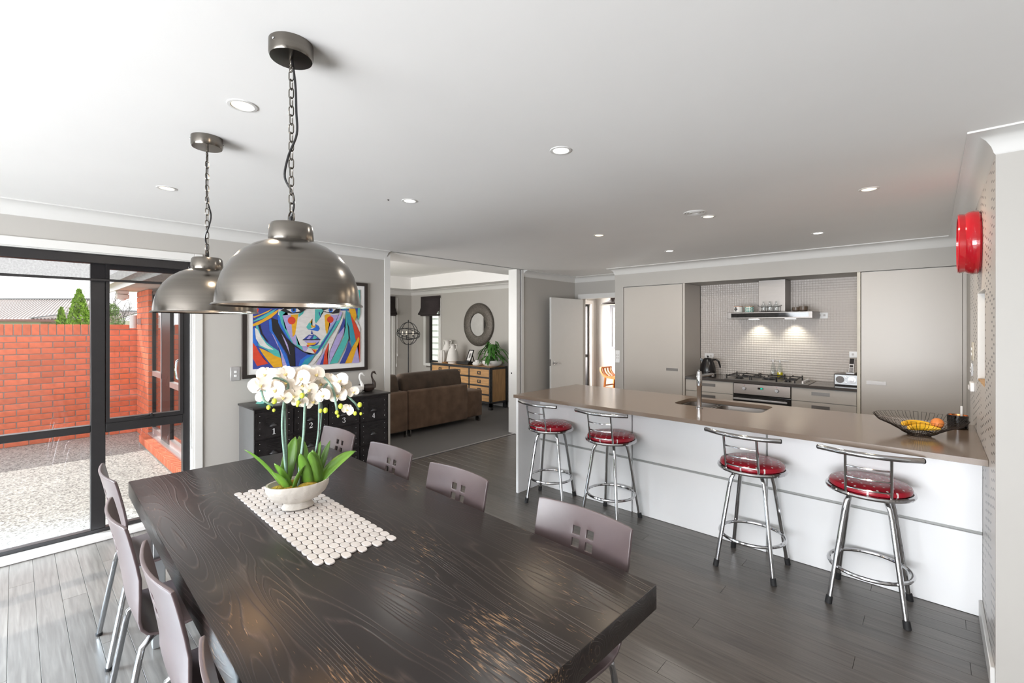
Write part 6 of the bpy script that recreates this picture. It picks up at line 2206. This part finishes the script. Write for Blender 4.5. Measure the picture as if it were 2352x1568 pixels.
for (xa, xb) in ((X0 + 0.05, -0.313), (-0.277, 0.287), (0.323, X1 - 0.05)):
    for z0, z1 in ((0.616, 0.75), (0.456, 0.584), (0.296, 0.424), (0.155, 0.264)):
        d = B().box(xa, xb, Yf + 0.001, Yf + 0.02, z0, z1, bev=0.002).obj('drawer', 'pine', sd, smooth=0)
        xc, zc = (xa + xb) / 2, (z0 + z1) / 2
        b = B().plate([(xc - 0.045, zc - 0.032), (xc + 0.045, zc - 0.032), (xc + 0.045, zc + 0.032), (xc - 0.045, zc + 0.032)], [[(xc - 0.03, zc - 0.016), (xc + 0.03, zc - 0.016), (xc + 0.03, zc + 0.018), (xc - 0.03, zc + 0.018)]], 'y', Yf - 0.004, Yf + 0.001)
        b.tube([(xc - 0.03, Yf - 0.004, zc + 0.01), (xc - 0.028, Yf - 0.022, zc - 0.005), (xc + 0.028, Yf - 0.022, zc - 0.005), (xc + 0.03, Yf - 0.004, zc + 0.01)], 0.004, 5)
        b.obj('drawer_pull', 'iron', d, smooth=0)
        if xa > 0.3:
            B().box(xa + 0.005, xa + 0.006, Yf, Yf + 0.001, z0, z1).obj('trim', 'iron', d, smooth=0)
B().box(X1 - 0.018, X1 - 0.006, Yf + 0.045, Yb - 0.045, 0.15, 0.755).obj('side_panel', 'pinev', sd, smooth=0)

ST = 0.8
def jug(label, x, y, h, r, handles):
    t = thing('ceramic_jug', label, 'jug', (x, y, ST), group='white jugs on the sideboard')
    B().lathe([(r * 0.72, 0), (r * 0.76, 0.015), (r * 0.74, 0.03), (r, 0.05), (r * 0.96, h * 0.25), (r * 0.74, h * 0.58), (r * 0.62, h * 0.70), (r * 0.40, h * 0.80), (r * 0.34, h * 0.86), (r * 0.42, h * 0.95), (r * 0.62, h), (r * 0.54, h), (r * 0.3, h * 0.9), (0.0001, h * 0.85)], (0, 0, 0), 28, capt=False).obj('body', 'ceramic', t)
    for sx in handles:
        B().tube([(sx * r * 0.56, 0, h * 0.985), (sx * r * 0.95, 0, h * 0.985), (sx * r * 1.02, 0, h * 0.95), (sx * r * 0.72, 0, h * 0.74), (sx * r * 0.58, 0, h * 0.70)], 0.010, 6).obj('handle', 'ceramic', t)
    return t
jug('taller white two-handled jug at the back of the sideboard', -7.70, 6.315, 0.47, 0.140, (-1, 1))
jug('shorter white one-handled jug in front of the taller jug', -7.31, 6.14, 0.40, 0.135, (1,))
rv = B()
n = 28
rings = []
for z, r in ((0, 0.055), (0.01, 0.068), (0.06, 0.076), (0.14, 0.078), (0.22, 0.072), (0.262, 0.055), (0.272, 0.035), (0.262, 0.028)):
    rings.append([rv.bm.verts.new((r * (1 + 0.09 * math.cos(9 * 2 * PI * k / 54)) * math.cos(2 * PI * k / 54), r * (1 + 0.09 * math.cos(9 * 2 * PI * k / 54)) * math.sin(2 * PI * k / 54), z)) for k in range(54)])
for p, q in zip(rings, rings[1:]):
    for k in range(54):
        rv._f([p[k], p[(k + 1) % 54], q[(k + 1) % 54], q[k]])
rv._f(rings[0][::-1])
rv._f(rings[-1])
tag(rv.obj('ribbed_vase', 'ceramic', loc=(-7.585, 6.07, ST)), 'white ribbed vase on the left end of the sideboard', 'vase')
tag(B().lathe([(0.03, 0), (0.042, 0.008), (0.05, 0.03), (0.048, 0.03), (0.038, 0.012), (0.0001, 0.01)], (0, 0, 0), 20, capt=False).obj('wooden_dish', 'pine', loc=(-7.445, 6.03, ST)), 'small wooden dish between the ribbed vase and the jugs', 'dish')
mb = thing('media_box', 'flat black media player box on the sideboard', 'media player', (-6.93, 6.18, ST))
B().box(-0.18, 0.18, -0.12, 0.12, 0.006, 0.062, bev=0.003).obj('case', 'black', mb, smooth=0)
B().box(-0.17, 0.17, -0.1205, -0.119, 0.014, 0.055).box(-0.15, 0.15, -0.1, 0.1, 0.0, 0.006).obj('front_panel', 'ovenglass', mb, smooth=0)
pfm = thing('photo_frame', 'small black photo frame leaning on its strut on the media box', 'photo frame', (-6.86, 6.16, ST + 0.062), rad(-12))
def tilt(b):
    bmesh.ops.rotate(b.bm, verts=b.bm.verts[:], cent=(0, 0, 0), matrix=Matrix.Rotation(rad(-20), 3, 'X'))
    return b
tilt(B().plate([(-0.09, 0.0), (0.09, 0.0), (0.09, 0.245), (-0.09, 0.245)], [[(-0.072, 0.02), (0.072, 0.02), (0.072, 0.227), (-0.072, 0.227)]], 'y', -0.008, 0.008)).obj('frame', 'black', pfm, smooth=0)
tilt(B().box(-0.072, 0.072, 0.0, 0.006, 0.02, 0.227)).obj('mount_board', 'mount', pfm, smooth=0)
tilt(B().box(-0.032, 0.03, -0.0012, 0.0, 0.075, 0.175)).obj('photo', 'mesh', pfm, smooth=0)
B().bar((0.0, 0.075, 0.19), (0.0, 0.14, 0.0), 0.03, 0.006, up=(0, 1, 0)).obj('strut', 'black', pfm, smooth=0)
B().box(-0.10, 0.10, -0.02, 0.015, 0.0, 0.016).obj('ledge', 'black', pfm, smooth=0)
tag(B().lathe([(0.05, 0), (0.085, 0.012), (0.098, 0.045), (0.075, 0.078), (0.040, 0.088), (0.036, 0.108), (0.030, 0.108), (0.03, 0.09), (0.0001, 0.08)], (0, 0, 0), 28, capt=False).obj('white_pot', 'ceramicg', loc=(-6.53, 6.10, ST)), 'small squat white pot beside the potted plant on the sideboard', 'pot')
pp = thing('potted_plant', 'leafy green plant in a wide white bowl on the sideboard', 'plant', (-6.22, 6.20, ST))
B().lathe([(0.10, 0), (0.14, 0.012), (0.185, 0.05), (0.195, 0.085), (0.185, 0.118), (0.17, 0.118), (0.175, 0.085), (0.0001, 0.08)], (0, 0, 0), 36, capt=False).obj('bowl', 'ceramicg', pp)
B().lathe([(0.17, 0.10), (0.0001, 0.11)], (0, 0, 0), 20, capb=False, capt=False).obj('soil', 'soil', pp)
rr = random.Random(4)
for i in range(64):
    a = rr.uniform(0, 2 * PI)
    base = Vector((0.06 * math.cos(a) * rr.random(), 0.05 * math.sin(a), 0.11))
    ring = rr.random()
    rd = 0.10 + 0.26 * ring
    zt = 0.36 - 0.34 * ring ** 1.6 + rr.uniform(-0.05, 0.05)
    kx, ky = 1.0, 0.72
    p1 = Vector((rd * kx * math.cos(a), rd * ky * math.sin(a), max(0.03, zt)))
    p1.y = min(p1.y, 0.2)
    top = base.lerp(p1, 0.45)
    top.z = max(base.z, p1.z) + 0.05 + 0.06 * rr.random()
    B().tube([base, base.lerp(top, 0.6) + Vector((0, 0, 0.03)), top], 0.0025, 4).obj('leaf_stalk', 'leafd', pp)
    leaf(pp, top, p1 if (p1 - top).length > 0.1 else top + (p1 - top).normalized() * 0.13, 0.021 + 0.010 * rr.random(), 'leafd', 0.16, None, 0.25, n=7)
for k, (dx, dy, dz) in enumerate([(0.36, 0.10, 0.22), (0.40, 0.05, 0.13), (0.30, -0.05, 0.30), (-0.36, -0.06, 0.06), (-0.30, -0.1, 0.22), (0.10, -0.2, -0.02), (-0.06, -0.19, 0.10)]):
    top = Vector((dx * 0.5, dy * 0.5, 0.34))
    B().tube([(0, 0, 0.11), (dx * 0.2, dy * 0.2, 0.27), tuple(top)], 0.0025, 4).obj('leaf_stalk', 'leafd', pp)
    leaf(pp, top, (dx, dy, max(0.012, dz)), 0.022, 'leafd', 0.22, None, 0.25, n=8)

# round mirror
mi = thing('round_mirror', 'round mirror in a wide beaten grey frame above the sideboard', 'mirror', (-6.872, 6.47, 1.603))
B().lathe([(0.235, -0.001), (0.235, -0.045), (0.25, -0.055), (0.33, -0.058), (0.42, -0.05), (0.442, -0.03), (0.442, -0.001)], (0, 0, 0), 64, axis='y', capb=False, capt=False).obj('frame', 'mirrorframe', mi, smooth=50)
B().lathe([(0.0001, -0.03), (0.238, -0.03)], (0, 0, 0), 48, axis='y', capb=False, capt=False).obj('mirror_glass', 'mirror', mi)
B().lathe([(0.0001, -0.002), (0.44, -0.002)], (0, 0, 0), 32, axis='y', capb=False, capt=False).obj('backing', 'black', mi)

# roman blinds
def roman(name, label, loc, rz, w):
    t = thing(name, label, 'blind', loc, rz, group='dark roman blinds in the lounge')
    prof = [(-0.012, 0.0), (-0.014, -0.12), (-0.016, -0.24), (-0.05, -0.33), (-0.095, -0.385), (-0.10, -0.40), (-0.07, -0.412), (-0.03, -0.405)]
    b = B()
    rows = [[b.bm.verts.new((x, y, z)) for x in (-w / 2, w / 2)] for y, z in prof]
    for p, q in zip(rows, rows[1:]):
        b._f([p[0], q[0], q[1], p[1]])
    ob = b.obj('fabric', 'blind', t, smooth=70, recalc=False)
    solidify(ob, 0.008, 0)
    B().box(-w / 2 + 0.03, w / 2 - 0.0, -0.055, -0.012, -0.44, -0.405, bev=0.004).obj('lower_fold', 'blind', t, smooth=0)
    B().box(-w / 2, w / 2, -0.02, 0.0, -0.005, 0.012).obj('head_rail', 'blind', t, smooth=0)
    return t
roman('roman_blind', 'dark roman blind over the small window left of the round mirror', (-8.46, 6.445, 2.245), 0, 0.70)
r2 = roman('roman_blind', 'dark roman blind half hidden at the left edge of the lounge opening', (-9.215, 5.50, 2.25), rad(90), 0.98)
b = B().tube([(0.0, -0.02, -0.02), (0.0, -0.03, -1.55)], 0.003, 5).tube([(0.03, -0.02, -0.02), (0.03, -0.03, -1.35)], 0.003, 5)
b.cyl((0.0, -0.03, -1.55), (0.0, -0.03, -1.62), 0.009, 0.011, 8).cyl((0.03, -0.03, -1.32), (0.03, -0.03, -1.38), 0.009, 0.011, 8)
b.obj('pull_cord', 'mount', r2, loc=(0.51, 0, 0))

tv = thing('wall_television', 'dark television on the far lounge wall, reflected in the round mirror', 'television', (-9.24, 3.35, 1.45))
B().box(0.0, 0.05, -0.62, 0.62, -0.36, 0.36, bev=0.004).obj('case', 'black', tv)
B().box(0.05, 0.052, -0.60, 0.60, -0.335, 0.34).obj('screen', 'ovenglass', tv, smooth=0)
# globe floor lamp
fl2 = thing('floor_lamp', 'black floor lamp with an open globe of metal rings in the lounge corner', 'lamp', (-8.40, 5.80, 0.004))
B().lathe([(0.15, 0), (0.15, 0.012), (0.03, 0.03), (0.0001, 0.03)], (0, 0, 0), 28).obj('base', 'iron', fl2)
B().cyl((0, 0, 0.02), (0, 0, 1.20), 0.013, 0.013, 10).obj('pole', 'iron', fl2)
gz, gr = 1.408, 0.245
for tx, tz in ((0, 20), (0, 110), (62, 20), (-62, 60), (90, 0)):
    b = B()
    pts = []
    for k in range(48):
        a = 2 * PI * k / 48
        v = Vector((gr * math.cos(a), 0, gr * math.sin(a)))
        v.rotate(Euler((rad(tx), 0, rad(tz))))
        pts.append((v.x, v.y, v.z + gz))
    b.tube(pts, 0.0075, 6, closed=True)
    b.obj('globe_ring', 'iron', fl2)
B().sph((0, 0, gz + gr + 0.02), 0.018, 8, (0.8, 0.8, 1.8)).obj('finial', 'iron', fl2)
B().cyl((0, 0, 1.20), (0, 0, gz + gr), 0.006, 0.006, 8).lathe([(0.0001, 1.265), (0.05, 1.27), (0.045, 1.285), (0.0001, 1.29)], (0, 0, 0), 16).obj('stem', 'iron', fl2)
for k in range(5):
    a = 2 * PI * k / 5 + 0.3
    c, s_ = math.cos(a), math.sin(a)
    ar = B().tube([(0.03 * c, 0.03 * s_, 1.28), (0.10 * c, 0.10 * s_, 1.275), (0.125 * c, 0.125 * s_, 1.30), (0.125 * c, 0.125 * s_, 1.345)], 0.005, 6)
    ar.cyl((0.125 * c, 0.125 * s_, 1.34), (0.125 * c, 0.125 * s_, 1.385), 0.016, 0.014, 10)
    arm = ar.obj('lamp_arm', 'iron', fl2)
    B().lathe([(0.012, 1.385), (0.013, 1.41), (0.010, 1.44), (0.0001, 1.462)], (0.125 * c, 0.125 * s_, 0), 10).obj('candle_bulb', 'candle', arm)

# ================================================================== STUDY beyond the door
pn_ = thing('study_pendant', 'dark enamel pendant lamp seen through the open door', 'lamp', (-4.36, 7.50, H))
B().lathe([(0.05, 0.0), (0.05, -0.02), (0.0001, -0.022)], (0, 0, 0), 16).obj('ceiling_rose', 'darkwood', pn_)
B().cyl((0, 0, -0.02), (0, 0, -0.30), 0.004, 0.004, 6).obj('flex_cord', 'black', pn_)
B().lathe([(0.0001, -0.29), (0.042, -0.295), (0.046, -0.335), (0.09, -0.365), (0.16, -0.385), (0.205, -0.40), (0.232, -0.435), (0.228, -0.435), (0.2, -0.405), (0.0001, -0.36)], (0, 0, 0), 40, capb=False, capt=False).obj('lamp_shade', 'darkwood', pn_)
B().lathe([(0.0001, -0.425), (0.226, -0.428)], (0, 0, 0), 36, capb=False, capt=False).obj('diffuser', 'whitewarm', pn_)
sp = thing('study_print', 'dark framed print with yellow and black lines seen through the open door', 'picture', (-4.95, 9.2, 1.55))
B().plate([(-0.46, -0.50), (0.46, -0.50), (0.46, 0.50), (-0.46, 0.50)], [[(-0.40, -0.44), (0.40, -0.44), (0.40, 0.44), (-0.40, 0.44)]], 'y', -0.03, -0.001).obj('frame', 'charcoalframe', sp, smooth=0)
B().box(-0.40, 0.40, -0.015, -0.002, -0.44, 0.44).obj('mount_board', 'mount', sp, smooth=0)
b = B()
rr = random.Random(9)
for i in range(20):
    z = -0.33 + i * 0.034
    x = -0.335 + 0.012 * math.sin(i * 1.9)
    b.mi = 1 if i % 5 == 2 else 0
    pts = [(x, z), (x + 0.12, z + 0.035 + 0.02 * rr.random()), (x + 0.3, z + 0.01), (x + 0.52, z + 0.04)]
    for p, q in zip(pts, pts[1:]):
        b.quad((p[0], -0.0156, p[1]), (q[0], -0.0156, q[1]), (q[0], -0.0156, q[1] + 0.021), (p[0], -0.0156, p[1] + 0.021))
b.obj('printed_lines', ['art_Y', 'art_K'], sp, smooth=0, recalc=False)
bs = thing('saddle_stool', 'honey-coloured wooden stool with curved slatted seat ends through the open door', 'stool', (-4.90, 8.72, 0), rad(-6))
for sy in (-0.17, 0.17):
    pts = smooth_path([(-0.36, sy, 0.68), (-0.37, sy, 0.62), (-0.33, sy, 0.55), (-0.26, sy, 0.50), (-0.12, sy, 0.475), (0.12, sy, 0.475), (0.26, sy, 0.50), (0.33, sy, 0.55), (0.37, sy, 0.62), (0.36, sy, 0.68)], 3)
    b = B()
    for p, q in zip(pts, pts[1:]):
        b.bar(p, q, 0.035, 0.04)
    b.obj('side_rail', 'orangewood', bs)
for i, yy in enumerate((-0.10, 0.0, 0.10)):
    pts = smooth_path([(-0.355, yy, 0.67), (-0.35, yy, 0.61), (-0.31, yy, 0.55), (-0.24, yy, 0.505)], 3)
    b = B()
    for p, q in zip(pts, pts[1:]):
        b.bar(p, q, 0.055, 0.012)
    b.obj('slat', 'pinev' if i == 1 else 'orangewood', bs)
B().box(-0.375, -0.335, -0.18, 0.18, 0.66, 0.69, bev=0.004).obj('end_rail', 'orangewood', bs)
B().box(-0.26, 0.26, -0.16, 0.16, 0.475, 0.495, bev=0.006).obj('seat', 'orangewood', bs)
for sx in (-1, 1):
    for sy in (-1, 1):
        B().bar((sx * 0.25, sy * 0.16, 0.48), (sx * 0.30, sy * 0.18, 0.0), 0.04, 0.035).obj('leg', 'orangewood', bs)
for z in (0.16, 0.26):
    B().bar((-0.28, -0.175, z), (0.28, -0.175, z), 0.02, 0.025).bar((-0.28, 0.175, z), (0.28, 0.175, z), 0.02, 0.025).bar((-0.28, -0.175, z + 0.04), (-0.28, 0.175, z + 0.04), 0.02, 0.025).obj('stretcher', 'orangewood', bs)
